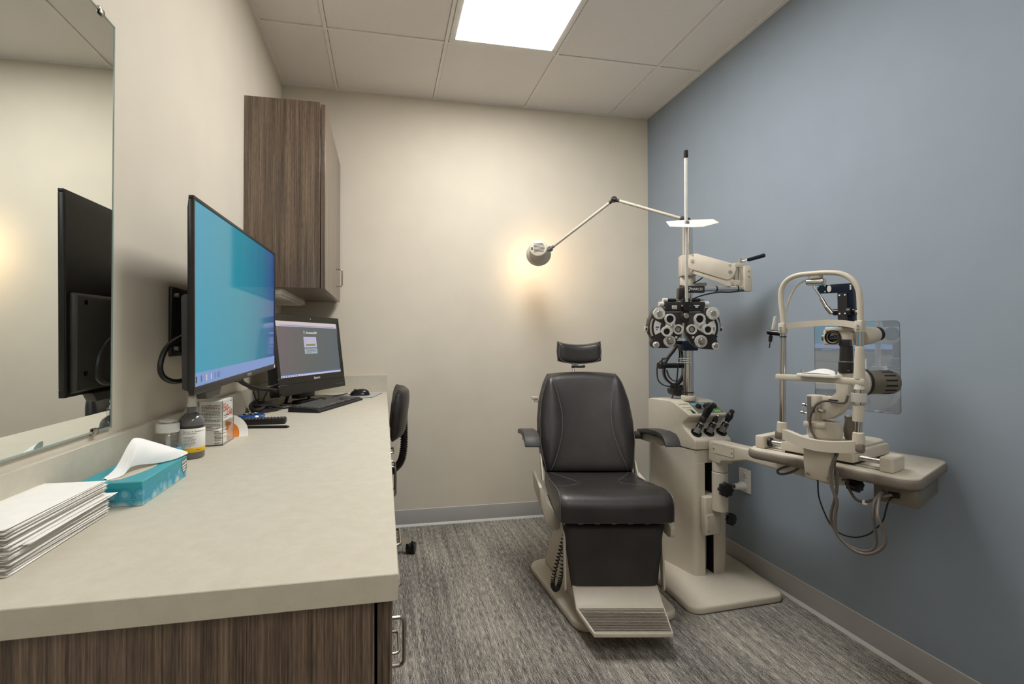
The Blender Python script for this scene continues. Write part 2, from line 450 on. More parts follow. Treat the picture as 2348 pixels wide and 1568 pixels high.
# door behind the camera
d1 = struct('door_1', B().box(0.2, 1.1, YF-0.001, YF+0.035, 0.005, 2.13, bev=0.003), 'walnut_laminate')
k = finish('door_handle', B().cyl((1.02, YF+0.035, 1.0), (1.02, YF+0.08, 1.0), 0.011).cyl((1.03, YF+0.075, 1.0), (0.9, YF+0.075, 1.0), 0.009), 'nickel'); k.parent = d1
k = finish('door_frame', B().box(0.14, 0.2, YF, YF+0.045, 0, 2.19, bev=0.003).box(1.1, 1.16, YF, YF+0.045, 0, 2.19, bev=0.003).box(0.2, 1.1, YF, YF+0.045, 2.13, 2.19, bev=0.003), 'dark_grey'); k.parent = d1

# ceiling: slab, tees and every tile
ceil = struct('ceiling', B().box(XL, XR, YF, YB, ZC+0.03, ZC+0.1), 'tee_white')
gx = [-0.2905+TILE*i for i in range(4)]
gy = [2.5165-TILE*i for i in range(7)]
xs = [XL]+gx+[XR]; ys = [YB]+gy+[YF]
TW = 0.0085
def tee(b):
    o = finish('ceiling_tee', b, 'tee_white'); o.parent = ceil
for x in gx: tee(B().box(x-TW, x+TW, YF, YB, ZC-0.0045, ZC+0.03))
LIGHTS = [(1, 1, 3), (1, 5, 7)]      # (column, first row, end row) two by four feet each
def lit(i, j): return any(i == c+1 and a+0 <= j-1+0 < b-0 and a <= j-1 < b for c, a, b in LIGHTS)
for y in gy:
    for x0, x1 in zip(xs, xs[1:]):
        i = xs.index(x0); jj = ys.index(y)
        if lit(i, jj) and lit(i, jj+1): continue
        tee(B().box(x0+(TW if x0 > XL else 0), x1-(TW if x1 < XR else 0), y-TW, y+TW, ZC-0.0025, ZC+0.03))
tee(B().box(XL, XL+0.02, YF, YB, ZC-0.003, ZC+0.03)); tee(B().box(XR-0.02, XR, YF, YB, ZC-0.003, ZC+0.03))
tee(B().box(XL+0.02, XR-0.02, YB-0.02, YB, ZC-0.0025, ZC+0.03)); tee(B().box(XL+0.02, XR-0.02, YF, YF+0.02, ZC-0.0025, ZC+0.03))
for i in range(len(xs)-1):
    for j in range(len(ys)-1):
        if lit(i, j): continue
        o = finish('ceiling_tile', B().box(xs[i]+0.0102, xs[i+1]-0.0102, ys[j+1]+0.0102, ys[j]-0.0102, ZC+0.002, ZC+0.02, bev=0.0015, seg=1), 'ceiling_tile'); o.parent = ceil

for li, (c, a, b) in enumerate(LIGHTS):
    x0, x1 = gx[c]+0.013, gx[c+1]-0.013; y1, y0 = gy[a-1]-0.013, gy[b-1]+0.013
    t = T('ceiling_light', ['recessed white troffer light over the exam chair', 'recessed white troffer light nearest the door'][li], 'light', ((x0+x1)/2, (y0+y1)/2, ZC), 0, 'ceiling troffer lights')
    f = B(); w_ = 0.03
    for q in ((x0, x1, y0, y0+w_), (x0, x1, y1-w_, y1), (x0, x0+w_, y0+w_, y1-w_), (x1-w_, x1, y0+w_, y1-w_)): f.box(*q, ZC-0.006, ZC+0.02, bev=0.002)
    t.w('frame', f, 'tee_white')
    t.w('diffuser', B().box(x0+w_, x1-w_, y0+w_, y1-w_, ZC+0.0, ZC+0.012), ['light_lens', 'light_lens_dim'][li])

# ================================================================== counter and base cabinets
CZ, CX, CY0 = 0.859, 0.0205, 0.672
ct = T('countertop', 'cream laminate countertop with low backsplash along the left wall', 'countertop', (XL, CY0, CZ-0.037))
ct.w('worktop', B().box(XL, CX, CY0, YB, CZ-0.037, CZ, bev=0.0012, seg=1), 'counter_laminate')
ct.w('backsplash', B().box(XL, XL+0.019, CY0, YB-0.019, CZ, 0.963, bev=0.0012, seg=1), 'counter_laminate')
ct.w('backsplash', B().box(XL, CX+0.002, YB-0.019, YB, CZ, 0.963, bev=0.0012, seg=1), 'counter_laminate')

def pull(p0, p1, out=0.03, r=0.004):
    """wire pull between two feet on the plane x = p.x"""
    p0, p1 = V(p0), V(p1); d = (p1-p0).normalized(); o = V((out, 0, 0)); c = 0.010
    pts = [p0, p0+o-V((c, 0, 0)), p0+o-V((c*0.3, 0, 0))+d*c*0.3, p0+o+d*c, p1+o-d*c, p1+o-V((c*0.3, 0, 0))-d*c*0.3, p1+o-V((c, 0, 0)), p1]
    return B().tube(pts, r, 10)
FX = 0.012                                                # face of the doors and drawers
def unit(label, y0, y1, fronts):
    t = T('base_cabinet', label, 'cabinet', (XL, y0, 0))
    t.w('body', B().box(XL+0.002, FX-0.024, y0, y1, 0.1, CZ-0.037, bev=0.0008, seg=1), 'walnut_laminate')
    t.w('toe_kick', B().box(XL+0.002, FX-0.09, y0+0.004, y1, 0.0, 0.1), 'black_plastic')
    for kind, a, b, z0, z1, h in fronts:
        f = t.w(kind, B().box(FX-0.02, FX, a+0.0015, b-0.0015, z0+0.0015, z1-0.0015, bev=0.0008, seg=1), 'walnut_laminate')
        if h: t.w('handle', pull(*h), 'nickel', f)
unit('walnut base cabinet under the near end of the counter', 0.681, 1.14, [('door', 0.681, 1.14, 0.105, 0.818, ((FX, 1.02, 0.508), (FX, 1.02, 0.606)))])
unit('walnut three-drawer base cabinet beside the near cabinet', 1.14, 1.56, [('drawer', 1.14, 1.56, 0.6, 0.818, ((FX, 1.235, 0.665), (FX, 1.345, 0.665))),
     ('drawer', 1.14, 1.56, 0.43, 0.6, ((FX, 1.3, 0.53), (FX, 1.4, 0.53))), ('drawer', 1.14, 1.56, 0.105, 0.43, ((FX, 1.335, 0.335), (FX, 1.435, 0.335)))])
unit('walnut two-door base cabinet beside the knee space', 1.56, 2.06, [('door', 1.56, 1.81, 0.105, 0.818, ((FX, 1.77, 0.62), (FX, 1.77, 0.725))), ('door', 1.81, 2.06, 0.105, 0.818, ((FX, 1.85, 0.62), (FX, 1.85, 0.725)))])
t = T('apron_drawer', 'walnut drawer under the counter above the knee space', 'drawer', (XL, 2.06, 0.7))
t.w('body', B().box(XL+0.05, FX-0.022, 2.065, YB-0.01, 0.72, CZ-0.037), 'walnut_laminate')
f = t.w('front', B().box(FX-0.02, FX, 2.062, YB-0.01, 0.66, 0.818, bev=0.0008, seg=1), 'walnut_laminate')
t.w('handle', pull((FX, 2.1, 0.7), (FX, 2.2, 0.7)), 'nickel', f)

# ================================================================== upper cabinet and its light
t = T('wall_cabinet', 'tall walnut wall cabinet with wire handle above the computer', 'cabinet', (XL, 2.312, 1.417))
t.w('body', B().box(XL, -0.287, 2.312, YB-0.004, 1.417, 2.272, bev=0.0008, seg=1), 'walnut_laminate')
f = t.w('door', B().box(-0.284, -0.265, 2.314, YB-0.03, 1.415, 2.262, bev=0.0008, seg=1), 'walnut_laminate')
t.w('handle', pull((-0.265, 2.86, 1.487), (-0.265, 2.86, 1.583), 0.032), 'nickel', f)
t = T('under_cabinet_light', 'slim cream light fixture screwed beneath the wall cabinet', 'light', (-0.54, 2.33, 1.385))
t.w('housing', B().box(-0.609, -0.455, 2.335, 3.0, 1.387, 1.417, bev=0.004), 'undercab_white')
t.w('lens', B().box(-0.6, -0.47, 2.36, 2.98, 1.382, 1.388, bev=0.002), 'white_plastic')

# ================================================================== mirror
t = T('wall_mirror', 'frameless wall mirror with chrome clips on the left wall', 'mirror', (XL, 0.33, 0.981))
my0, my1, mz0, mz1 = 0.33, 1.245, 0.981, 1.895
t.w('glass', B().box(XL+0.001, -0.6075, my0, my1, mz0, mz1), 'mirror_glass')
e = B()
for q in ((my1-0.002, my1+0.0015, mz0-0.0015, mz1+0.0015), (my0-0.0015, my0+0.002, mz0-0.0015, mz1+0.0015)): e.box(XL+0.001, -0.6065, q[0], q[1], q[2], q[3])
for q in ((mz0-0.0015, mz0+0.002), (mz1-0.002, mz1+0.0015)): e.box(XL+0.001, -0.6065, my0, my1, q[0], q[1])
t.w('ground_edge', e, 'mirror_edge')
for y, z, s in ((1.19, mz1, -1), (1.18, mz0, 1), (0.45, mz0, 1), (0.45, mz1, -1)):
    t.w('clip', B().obox((-0.6085, y, z-s*0.003), (0.009, 0.022, 0.008), bev=0.002).obox((-0.6045, y, z+s*0.003), (0.003, 0.018, 0.010), bev=0.001), 'nickel')

# ================================================================== television
ry = math.atan2(0.018, 0.9)
tv = T('television', 'wall-mounted flat screen television showing a teal desktop', 'television', (-0.475, 1.317, 1.04))
def tvm(b):
    b.bm.transform(M.Translation((0, 1.317, 1.04)) @ M.Rotation(ry, 4, 'X') @ M.Translation((0, -1.317, -1.04))); return b
X0, Y0, Y1, Z0, Z1 = -0.4605, 1.317, 2.234, 1.04, 1.5365
tv.w('back_shell', tvm(B().prism([(-0.470, Z0+0.002), (-0.470, Z1-0.002), (-0.4735, Z1-0.002), (-0.4765, Z1-0.03), (-0.4765, Z0+0.012), (-0.4735, Z0+0.002)], Y0+0.002, Y1-0.002, ex=(1, 0, 0), ey=(0, 0, 1), ez=(0, 1, 0), bev=0.001)), 'black_plastic')
tv.w('electronics_box', tvm(B().prism([(-0.476, Z0+0.008), (-0.494, Z0+0.014), (-0.496, 1.285), (-0.490, 1.292), (-0.476, 1.292)], Y0+0.012, Y1-0.012, ex=(1, 0, 0), ey=(0, 0, 1), ez=(0, 1, 0), bev=0.004)), 'dark_grey')
for z in (1.095, 1.27):
    for y in (1.36, 2.19): tv.w('screw', tvm(B().cyl((-0.498, y, z), (-0.494, y, z), 0.006, n=12)), 'black_gloss')
fr = B()
for q in ((Y0, Y1, Z1-0.009, Z1), (Y0, Y1, Z0, Z0+0.020), (Y0, Y0+0.008, Z0+0.02, Z1-0.009), (Y1-0.008, Y1, Z0+0.02, Z1-0.009)):
    fr.box(-0.4735, X0, *q, bev=0.0015)
tv.w('bezel', tvm(fr), 'black_enamel')
s = tv.w('screen', tvm(B().box(-0.468, X0-0.003, Y0+0.005, Y1-0.005, Z0+0.017, Z1-0.006)), 'tv_picture')
tb0, tb1 = Z0+0.020, Z0+0.054
tv.w('taskbar', tvm(B().box(X0-0.004, X0-0.0025, Y0+0.008, Y1-0.008, tb0, tb1)), 'ui_taskbar', s)
for k, (yy, mm, ww) in enumerate(((1.338, 'ui_dark', .007), (1.372, 'ui_teal', .007), (1.41, 'ui_bar2', .006), (1.445, 'ui_bar', .006), (1.475, 'ui_blue', .003), (1.50, 'ui_teal', .006), (1.515, 'ui_blue', .003))):
    tv.w('icon', tvm(B().box(X0-0.0035, X0-0.002, yy-ww/2, yy+ww/2, tb0+0.009, tb0+0.025)), mm, s)
tv.w('brand_badge', tvm(B().box(X0-0.001, X0+0.001, 1.79, 1.845, Z0+0.006, Z0+0.015)), 'steel')
tv.w('badge_mark', tvm(B().box(X0-0.001, X0+0.001, 2.205, 2.222, Z0+0.004, Z0+0.016)), 'ink_white')
tv.w('remote_sensor', tvm(B().prism([(1.40, Z0+0.001), (1.54, Z0+0.001), (1.52, Z0-0.022), (1.42, Z0-0.022)], -0.49, -0.464, ex=(0, 1, 0), ey=(0, 0, 1), ez=(1, 0, 0), bev=0.002)), 'dark_grey')
tv.w('foot_slot', tvm(B().box(-0.486, -0.466, 1.70, 1.74, Z0-0.006, Z0+0.002, bev=0.002)), 'black_plastic')

tm = T('wall_bracket', 'black steel bracket holding the television off the wall', 'bracket', (XL, 1.6, 1.12))
tm.w('wall_plate', B().box(XL+0.0005, -0.603, 1.55, 1.95, 1.13, 1.335, bev=0.004), 'black_enamel')
for y in (1.56, 1.94):
    tm.w('bolt', B().cyl((-0.605, y+0.012 if y < 1.7 else y-0.012, 1.31), (-0.592, y+0.012 if y < 1.7 else y-0.012, 1.31), 0.007, n=12), 'steel')
    tm.w('bolt', B().cyl((-0.605, y+0.012 if y < 1.7 else y-0.012, 1.155), (-0.592, y+0.012 if y < 1.7 else y-0.012, 1.155), 0.007, n=12), 'steel')
for y in (1.62, 1.9):
    tm.w('rail', B().box(-0.525, -0.497, y-0.015, y+0.015, 1.09, 1.36, bev=0.003), 'dark_grey')
    tm.w('hook', B().box(-0.604, -0.523, y-0.01, y+0.01, 1.29, 1.33, bev=0.003), 'black_enamel')
    tm.w('hook', B().box(-0.604, -0.523, y-0.01, y+0.01, 1.14, 1.18, bev=0.003), 'black_enamel')
single('television_cable', B().tube([(-0.505, 1.52, 1.205), (-0.52, 1.45, 1.195), (-0.535, 1.36, 1.165), (-0.54, 1.325, 1.12), (-0.536, 1.335, 1.085), (-0.525, 1.40, 1.07), (-0.508, 1.50, 1.09), (-0.5075, 1.56, 1.10)], 0.0066, 12, smooth=8), 'black_plastic',
       'thick black cable looping out behind the television edge', 'cable', loc=(-0.54, 1.45, 1.2))

# ================================================================== all-in-one computer
A_, B_ = V((-0.462, 2.337, 0.92)), V((-0.215, 2.88, 0.92))
e_ = (B_-A_).normalized(); n_ = V((e_.y, -e_.x, 0)); tl = math.radians(7)
u_ = V((0, 0, 1))*math.cos(tl) - n_*math.sin(tl); f_ = n_*math.cos(tl) + V((0, 0, 1))*math.sin(tl)
PW, PH = (B_-A_).length, 0.388
pc = T('computer', 'black all-in-one computer with a login page on screen', 'computer', ((A_+B_)/2-V((0, 0, 0.061)))) if False else T('computer', 'black all-in-one computer with a login page on screen', 'computer', (-0.37, 2.63, CZ))
def pbox(x0, x1, z0, z1, d0, d1, bev=0.0, seg=2):
    return B().prism([(x0, z0), (x1, z0), (x1, z1), (x0, z1)], d0, d1, o=A_, ex=e_, ey=u_, ez=f_, bev=bev, seg=seg)
pc.w('case', pbox(0, PW, 0, PH, -0.055, -0.006, bev=0.006), 'black_plastic')
b = B()
for q in ((0, PW, 0, 0.052), (0, PW, 0.052, 0.085), (0, PW, PH-0.034, PH), (0, 0.024, 0.085, PH-0.034), (PW-0.032, PW, 0.085, PH-0.034)):
    b.prism([(q[0], q[2]), (q[1], q[2]), (q[1], q[3]), (q[0], q[3])], -0.01, 0.0, o=A_, ex=e_, ey=u_, ez=f_, bev=0.0012, seg=1)
pc.w('bezel', b, 'black_gloss')
pc.w('bezel_groove', pbox(PW-0.014, PW-0.009, 0.07, PH-0.02, -0.002, 0.0006), 'ink_black')
s = pc.w('screen', pbox(0.023, PW-0.031, 0.084, PH-0.033, -0.008, -0.002), 'monitor_picture')
sx0, sx1, sz0, sz1 = 0.024, PW-0.032, 0.085, PH-0.034; SW, SH = sx1-sx0, sz1-sz0
def ui(name, fx0, fx1, fz0, fz1, m, lift=0.0):
    return pc.w(name, pbox(sx0+SW*fx0, sx0+SW*fx1, sz0+SH*fz0, sz0+SH*fz1, -0.002, -0.0016+lift), m, s)
ui('browser_tabs', 0, 1, 0.955, 1.0, 'ui_bar2'); ui('browser_bar', 0, 1, 0.905, 0.955, 'ui_bar')
ui('taskbar', 0, 1, 0.0, 0.035, 'ui_bar'); ui('status_strip', 0, 1, 0.035, 0.06, 'ui_blue')
ui('login_card', 0.39, 0.60, 0.52, 0.72, 'ui_card'); ui('login_button', 0.42, 0.575, 0.55, 0.585, 'ui_olive', 0.0003)
ui('notice_card', 0.39, 0.60, 0.40, 0.50, 'ui_card2')
for k, fz in enumerate((0.665, 0.62)): ui('field_mark', 0.415, 0.425, fz, fz+0.012, 'ui_olive', 0.0003)
for k in range(4): ui('notice_line', 0.415, 0.58 if k < 3 else 0.5, 0.475-0.018*k, 0.48-0.018*k, 'ui_dark', 0.0003)
for k in range(7): ui('icon', 0.02+0.035*k, 0.03+0.035*k, 0.008, 0.026, 'ui_dark', 0.0003)
def ptxt(body, size, fx, fz, m, name='lettering', depth=0.0002, screen=True):
    x = sx0+SW*fx if screen else fx; z = sz0+SH*fz if screen else fz
    return pc.w(name, B().text(body, size, A_+e_*x+u_*z+f_*(-0.0014 if screen else 0.0004), e_, u_, depth), m, s if screen else None)
ptxt('RevolutionEHR', 0.016, 0.53, 0.80, 'ui_white'); ui('logo_mark', 0.405, 0.412, 0.79, 0.835, 'ui_white'); ui('logo_mark', 0.405, 0.412, 0.772, 0.783, 'ui_white')
ui('bookmark_text', 0.05, 0.95, 0.918, 0.926, 'ui_blue', 0.0002)
ptxt('lenovo', 0.021, PW*0.53, 0.068, 'ink_white', screen=False)
pc.w('webcam', B().cyl(A_+e_*PW*0.52+u_*(PH-0.016), A_+e_*PW*0.52+u_*(PH-0.016)+f_*0.0008, 0.004, n=12), 'steel')
for k in range(5): pc.w('button', pbox(PW-0.10+0.016*k, PW-0.094+0.016*k, 0.018, 0.021, -0.001, 0.0006), 'mid_grey')
# hinge and foot
mid = A_+e_*PW*0.5
pc.w('hinge_block', B().prism([(-0.07, -0.035), (0.07, -0.035), (0.07, 0.07), (-0.07, 0.07)], -0.10, -0.05, o=mid, ex=e_, ey=(0, 0, 1), ez=n_, bev=0.008), 'black_plastic')
ft = mid - n_*0.05; 
def fp(a, b_, z): p = ft+e_*a+n_*b_; return (p.x, p.y, z)
pc.w('foot_frame', B().tube([fp(-0.13, -0.06, CZ+0.004), fp(-0.15, 0.0, CZ+0.004), fp(-0.16, 0.13, CZ+0.006), fp(-0.13, 0.15, CZ+0.006), fp(0.13, 0.15, CZ+0.006), fp(0.16, 0.13, CZ+0.006), fp(0.15, 0.0, CZ+0.004), fp(0.13, -0.06, CZ+0.004)], 0.0058, 10, closed=True, smooth=5), 'steel')
pc.w('support_leg', B().tube([fp(-0.10, -0.06, CZ+0.006), fp(-0.09, -0.05, CZ+0.05), fp(-0.06, -0.03, 0.95)], 0.008, 10, smooth=5).tube([fp(0.10, -0.06, CZ+0.006), fp(0.09, -0.05, CZ+0.05), fp(0.06, -0.03, 0.95)], 0.008, 10, smooth=5), 'black_plastic')
pc.w('power_brick_shelf', B().obox(ft+V((0, 0, -0.052+0.001)), (0.2, 0.05, 0.02), ex=e_, ey=n_, bev=0.004), 'black_gloss')

# ================================================================== keyboard
ka = math.radians(69.7); kx = V((math.cos(ka), math.sin(ka), 0)); ky = V((-math.sin(ka), math.cos(ka), 0))
k0 = V((-0.276, 2.23, CZ))
kb = T('keyboard', 'black full-size keyboard on the counter before the computer', 'keyboard', k0, ka)
kb.l('tray', B().prism([(0, 0), (0, 0.008), (0.02, 0.017), (0.15, 0.024), (0.152, 0.0)], 0, 0.48, ex=(0, 1, 0), ey=(0, 0, 1), ez=(1, 0, 0), bev=0.003), 'ink_black')
sl = math.atan2(0.007, 0.13)
keym = {}
def key(wd):
    if wd not in keym:
        b = B().frustum((-wd/2, wd/2, -0.0082, 0.0082), (-wd/2+0.0018, wd/2-0.0018, -0.0066, 0.007), 0, 0.007, bev=0.0008, seg=1)
        o = finish('key', b, 'key_black'); keym[wd] = o.data; bpy.data.objects.remove(o)
    return keym[wd]
rows = [[(1.25, 3), (6.25, 1), (1.25, 4)], [(2.25, 1), (1, 10), (2.75, 1)], [(1.75, 1), (1, 11), (2.25, 1)], [(1.5, 1), (1, 12), (1.5, 1)], [(1, 13), (2, 1)], [(1, 1), (0.4, 0), (1, 12), (0.0, 0)]]
P1 = 0.0183
for ri, row in enumerate(rows):
    x = 0.014; yv = 0.022+ri*0.019+(0.006 if ri == 5 else 0)
    for wd, cnt in row:
        if cnt == 0: x += wd*P1; continue
        for _ in range(cnt):
            o = bpy.data.objects.new('key', key(round(wd*P1-0.0022, 4))); COL.objects.link(o); o.parent = kb.e
            o.location = (x+wd*P1/2, yv, 0.0165+(yv-0.02)*0.054); o.rotation_euler = (sl, 0, 0); x += wd*P1
    for bx, cols in ((0.302, 3), (0.366, 4)):
        for cix in range(cols):
            if cols == 3 and ri in (2,) or (cols == 3 and ri == 1 and cix != 1): continue
            if cols == 4 and ri == 5: continue
            o = bpy.data.objects.new('key', key(round(P1-0.0022, 4))); COL.objects.link(o); o.parent = kb.e
            o.location = (bx+P1*cix+P1/2, yv, 0.0165+(yv-0.02)*0.054); o.rotation_euler = (sl, 0, 0)
kb.l('cable', B().tube([(0.24, 0.15, 0.012), (0.235, 0.19, 0.003), (0.20, 0.25, 0.003), (0.16, 0.29, 0.006)], 0.0018, 8, smooth=6), 'black_plastic')

# ================================================================== mouse and pad
mp_ = [(-0.246, 2.767), (-0.066, 2.772), (-0.007, 3.015), (-0.19, 3.03)]
t = T('mouse_pad', 'thin grey mouse pad at the back corner of the counter', 'mouse pad', (-0.13, 2.9, CZ))
t.w('mat', B().prism(rpoly(mp_, 0.008), CZ+0.0008, CZ+0.0028), 'pad_grey')
t.w('edge', B().prism(rpoly([(-0.2475, 2.7655), (-0.065, 2.7705), (-0.0055, 3.0165), (-0.1915, 3.0315)], 0.009), CZ, CZ+0.0018), 'ink_black')
ms = T('mouse', 'black glossy computer mouse resting on the grey pad', 'mouse', (-0.135, 2.89, CZ+0.0028), math.radians(2))
def mouse_f(s, t_):
    a = (s-0.5)*2; b2 = (t_-0.5)*2; L, Wd = 0.057, 0.031
    d = max(0.0, 1-(abs(a)**2.6)); d2 = max(0.0, 1-(abs(b2)**2.4))
    return V((a*L, b2*Wd*(0.85+0.15*math.cos(a*1.2)) * (d**0.25 if d > 0 else 0.0), 0.004+0.033*(d**0.55)*(d2**0.5)*(1+0.12*a)))
ms.l('shell', B().grid(mouse_f, 20, 14, lambda s, t_: V((mouse_f(s, t_).x, mouse_f(s, t_).y, 0.0))), 'black_gloss')
ms.l('wheel', B().cyl((-0.028, -0.003, 0.031), (-0.028, 0.003, 0.031), 0.007, n=16), 'dark_grey')
ms.l('cable', B().tube([(-0.055, 0.0, 0.006), (-0.085, 0.006, 0.003), (-0.12, 0.03, 0.002), (-0.09, 0.045, 0.004), (-0.07, 0.02, 0.012), (-0.14, 0.0, 0.002), (-0.20, 0.01, 0.001)], 0.0016, 8, smooth=6), 'black_plastic')

# ================================================================== cables behind the computer
def cab(pts, r, m, label):
    single('cable', B().tube(pts, r, 8, smooth=6), m, label, 'cable', loc=pts[0])
cab([(-0.578, 2.02, 1.06), (-0.56, 2.10, 1.01), (-0.53, 2.18, 0.98), (-0.50, 2.26, 0.965), (-0.47, 2.30, 0.955)], 0.009, 'black_plastic', 'thick black display cable sagging from the television to the computer')
cab([(-0.565, 2.07, 1.055), (-0.55, 2.15, 0.985), (-0.53, 2.2, 0.97), (-0.49, 2.3, 0.975)], 0.003, 'cable_grey', 'thin grey wire sagging from the television to the computer')
cab([(-0.56, 2.30, 0.876), (-0.52, 2.33, 0.880), (-0.49, 2.31, 0.890), (-0.53, 2.27, 0.895), (-0.56, 2.29, 0.885), (-0.53, 2.34, 0.873), (-0.47, 2.36, 0.868), (-0.50, 2.29, 0.87), (-0.55, 2.27, 0.872), (-0.57, 2.32, 0.868), (-0.51, 2.36, 0.865), (-0.43, 2.42, 0.866)], 0.0066, 'black_plastic', 'coiled black power cord heaped by the backsplash')
cab([(-0.545, 2.28, 0.872), (-0.55, 2.29, 0.91), (-0.56, 2.28, 0.955), (-0.545, 2.275, 0.965), (-0.54, 2.29, 0.93), (-0.55, 2.30, 0.90), (-0.52, 2.29, 0.905), (-0.47, 2.31, 0.915), (-0.44, 2.36, 0.935)], 0.0028, 'black_plastic', 'thin black cord looped above the heaped power cord')
cab([(-0.555, 2.26, 0.868), (-0.575, 2.29, 0.89), (-0.565, 2.33, 0.905), (-0.535, 2.33, 0.90), (-0.515, 2.29, 0.892), (-0.53, 2.25, 0.88), (-0.555, 2.25, 0.884), (-0.565, 2.29, 0.898), (-0.545, 2.315, 0.91), (-0.50, 2.33, 0.885), (-0.455, 2.355, 0.872)], 0.0075, 'black_plastic', 'thick black adapter lead coiled on top of the cord heap')
cab([(-0.53, 2.30, 0.868), (-0.52, 2.29, 0.92), (-0.49, 2.28, 0.97), (-0.46, 2.32, 0.985)], 0.004, 'black_plastic', 'black cord rising from the heap to the computer back')

# ================================================================== things on the counter
# folded paper towels
g = 'folded paper towels in the stack'
def towel_mesh(seed):
    rr = random.Random(seed); ph = rr.uniform(0, 6)
    def f(s, t_):
        x = (s-0.5)*0.10; y = (t_-0.5)*0.242
        e = max(0.0, 1-abs(2*s-1)**14)*max(0.0, 1-abs(2*t_-1)**20)
        return V((x, y, 0.0013+0.0012*e**0.5+0.0005*math.sin(ph+t_*4.0)+0.0003*math.sin(ph*2+s*5)))
    def g_(s, t_):
        p = f(s, t_); e = max(0.0, 1-abs(2*s-1)**14)*max(0.0, 1-abs(2*t_-1)**20)
        return V((p.x, p.y, p.z-0.0023*e**0.5))
    o = finish('folded_towel', B().grid(f, 16, 18, g_), 'paper_white'); m = o.data; bpy.data.objects.remove(o); return m
tms = [towel_mesh(i) for i in range(4)]
NT_ = 26
for i in range(NT_):
    o = bpy.data.objects.new('paper_towel', tms[i % 4]); COL.objects.link(o)
    dx, dy = random.uniform(-0.003, 0.002), random.uniform(-0.004, 0.004)
    if i > 14: dx -= 0.004; dy -= 0.002
    if i == 13: dx += 0.006; dy += 0.022
    o.location = (-0.541+dx, 0.883+dy, CZ+0.0004+i*0.00245); o.rotation_euler = (0, 0, random.uniform(-0.012, 0.012) + (0.03 if i == 13 else 0))
    lb = 'folded white paper towel inside the stack on the counter'
    if i == 0: lb = 'bottom folded paper towel of the stack, lying on the counter'
    if i == 13: lb = 'folded paper towel sticking out of the middle of the stack'
    if i == NT_-1: lb = 'topmost folded paper towel of the stack'
    tag(o, lb, 'paper towel', g)

# tissue box
tx0, tx1, ty0, ty1, th = -0.572, -0.4545, 1.042, 1.257, 0.047
tb = T('tissue_box', 'teal cloud-patterned tissue box with one tissue pulled up', 'tissue box', ((tx0+tx1)/2, (ty0+ty1)/2, CZ))
tb.w('carton', B().box(tx0, tx1, ty0, ty1, CZ, CZ+th, bev=0.0012, seg=1), 'tissue_print')
ov = [(-0.513+0.030*math.cos(a)*(1+0.12*math.sin(3*a)), 1.14+0.078*math.sin(a)*(1+0.08*math.cos(4*a))) for a in [2*PI*i/36 for i in range(36)]]
tb.w('opening_film', B().prism(ov, CZ+th, CZ+th+0.0008), 'cream_enamel', label='scalloped oval opening with clear film')
tb.w('flap_fold', B().box(tx0+0.002, tx1, ty0-0.0009, ty0, CZ+0.013, CZ+0.0138).box(tx0, tx1, ty0-0.0006, ty0+0.0005, CZ+th-0.002, CZ+th+0.0004), 'ink_cyan')
sh = rpoly([(1.226, CZ+0.0445), (1.254, CZ+0.0445), (1.254, CZ+0.022), (1.240, CZ+0.008), (1.226, CZ+0.022)], 0.003)
em = tb.w('emblem', B().prism(sh, 0, 0.0005, o=(tx1, 0, 0), ex=(0, 1, 0), ey=(0, 0, 1), ez=(1, 0, 0)), 'mid_grey', label='grey shield emblem with white stripes')
for k in range(3): tb.w('stripe', B().prism([(1.229+k*0.002, CZ+0.027-k*0.006), (1.252-k*0.003, CZ+0.030-k*0.006), (1.252-k*0.003, CZ+0.0325-k*0.006), (1.229+k*0.002, CZ+0.0295-k*0.006)], 0.0005, 0.0009, o=(tx1, 0, 0), ex=(0, 1, 0), ey=(0, 0, 1), ez=(1, 0, 0)), 'ink_white', em)
tb.w('lettering', B().text('Kleenex', 0.0078, (tx1+0.0008, 1.2402, CZ+0.0382), (0, 1, 0.12), (0, -0.12, 1), 0.0002), 'ink_white', em)
# pulled tissue: bent sheet from the slot
tp = {}
ridge = [(-0.535, 1.065, CZ+th+0.001), (-0.528, 1.10, CZ+th+0.016), (-0.522, 1.138, CZ+th+0.055), (-0.520, 1.165, CZ+th+0.062), (-0.50, 1.20, CZ+th+0.045), (-0.478, 1.232, CZ+th+0.026), (-0.455, 1.262, CZ+th+0.007)]
foot = [(-0.520, 1.062, CZ+th+0.0012), (-0.508, 1.085, CZ+th+0.003), (-0.506, 1.11, CZ+th+0.012), (-0.500, 1.14, CZ+th+0.010), (-0.482, 1.175, CZ+th+0.004), (-0.463, 1.215, CZ+th+0.0025), (-0.454, 1.258, CZ+th+0.004)]
rs, fs = spline(ridge, 5), spline(foot, 5)
def tis(s, t_):
    i = min(len(rs)-1, int(round(s*(len(rs)-1)))); a, b2 = rs[i], fs[i]; p = a.lerp(b2, t_)
    bulge = 0.010*math.sin(PI*t_)*math.sin(PI*s)
    return p+V((bulge, 0.003*math.sin(9*s)*t_*(1-t_)*4, bulge*0.4+0.0025*math.sin(14*s+5*t_)*math.sin(PI*t_)))
tb.w('tissue', B().grid(tis, len(rs)-1, 10, lambda s, t_: tis(s, t_)-V((0.006*math.sin(PI*t_), 0, 0.0005))), 'tissue_white', label='white tissue pulled up in a fold')

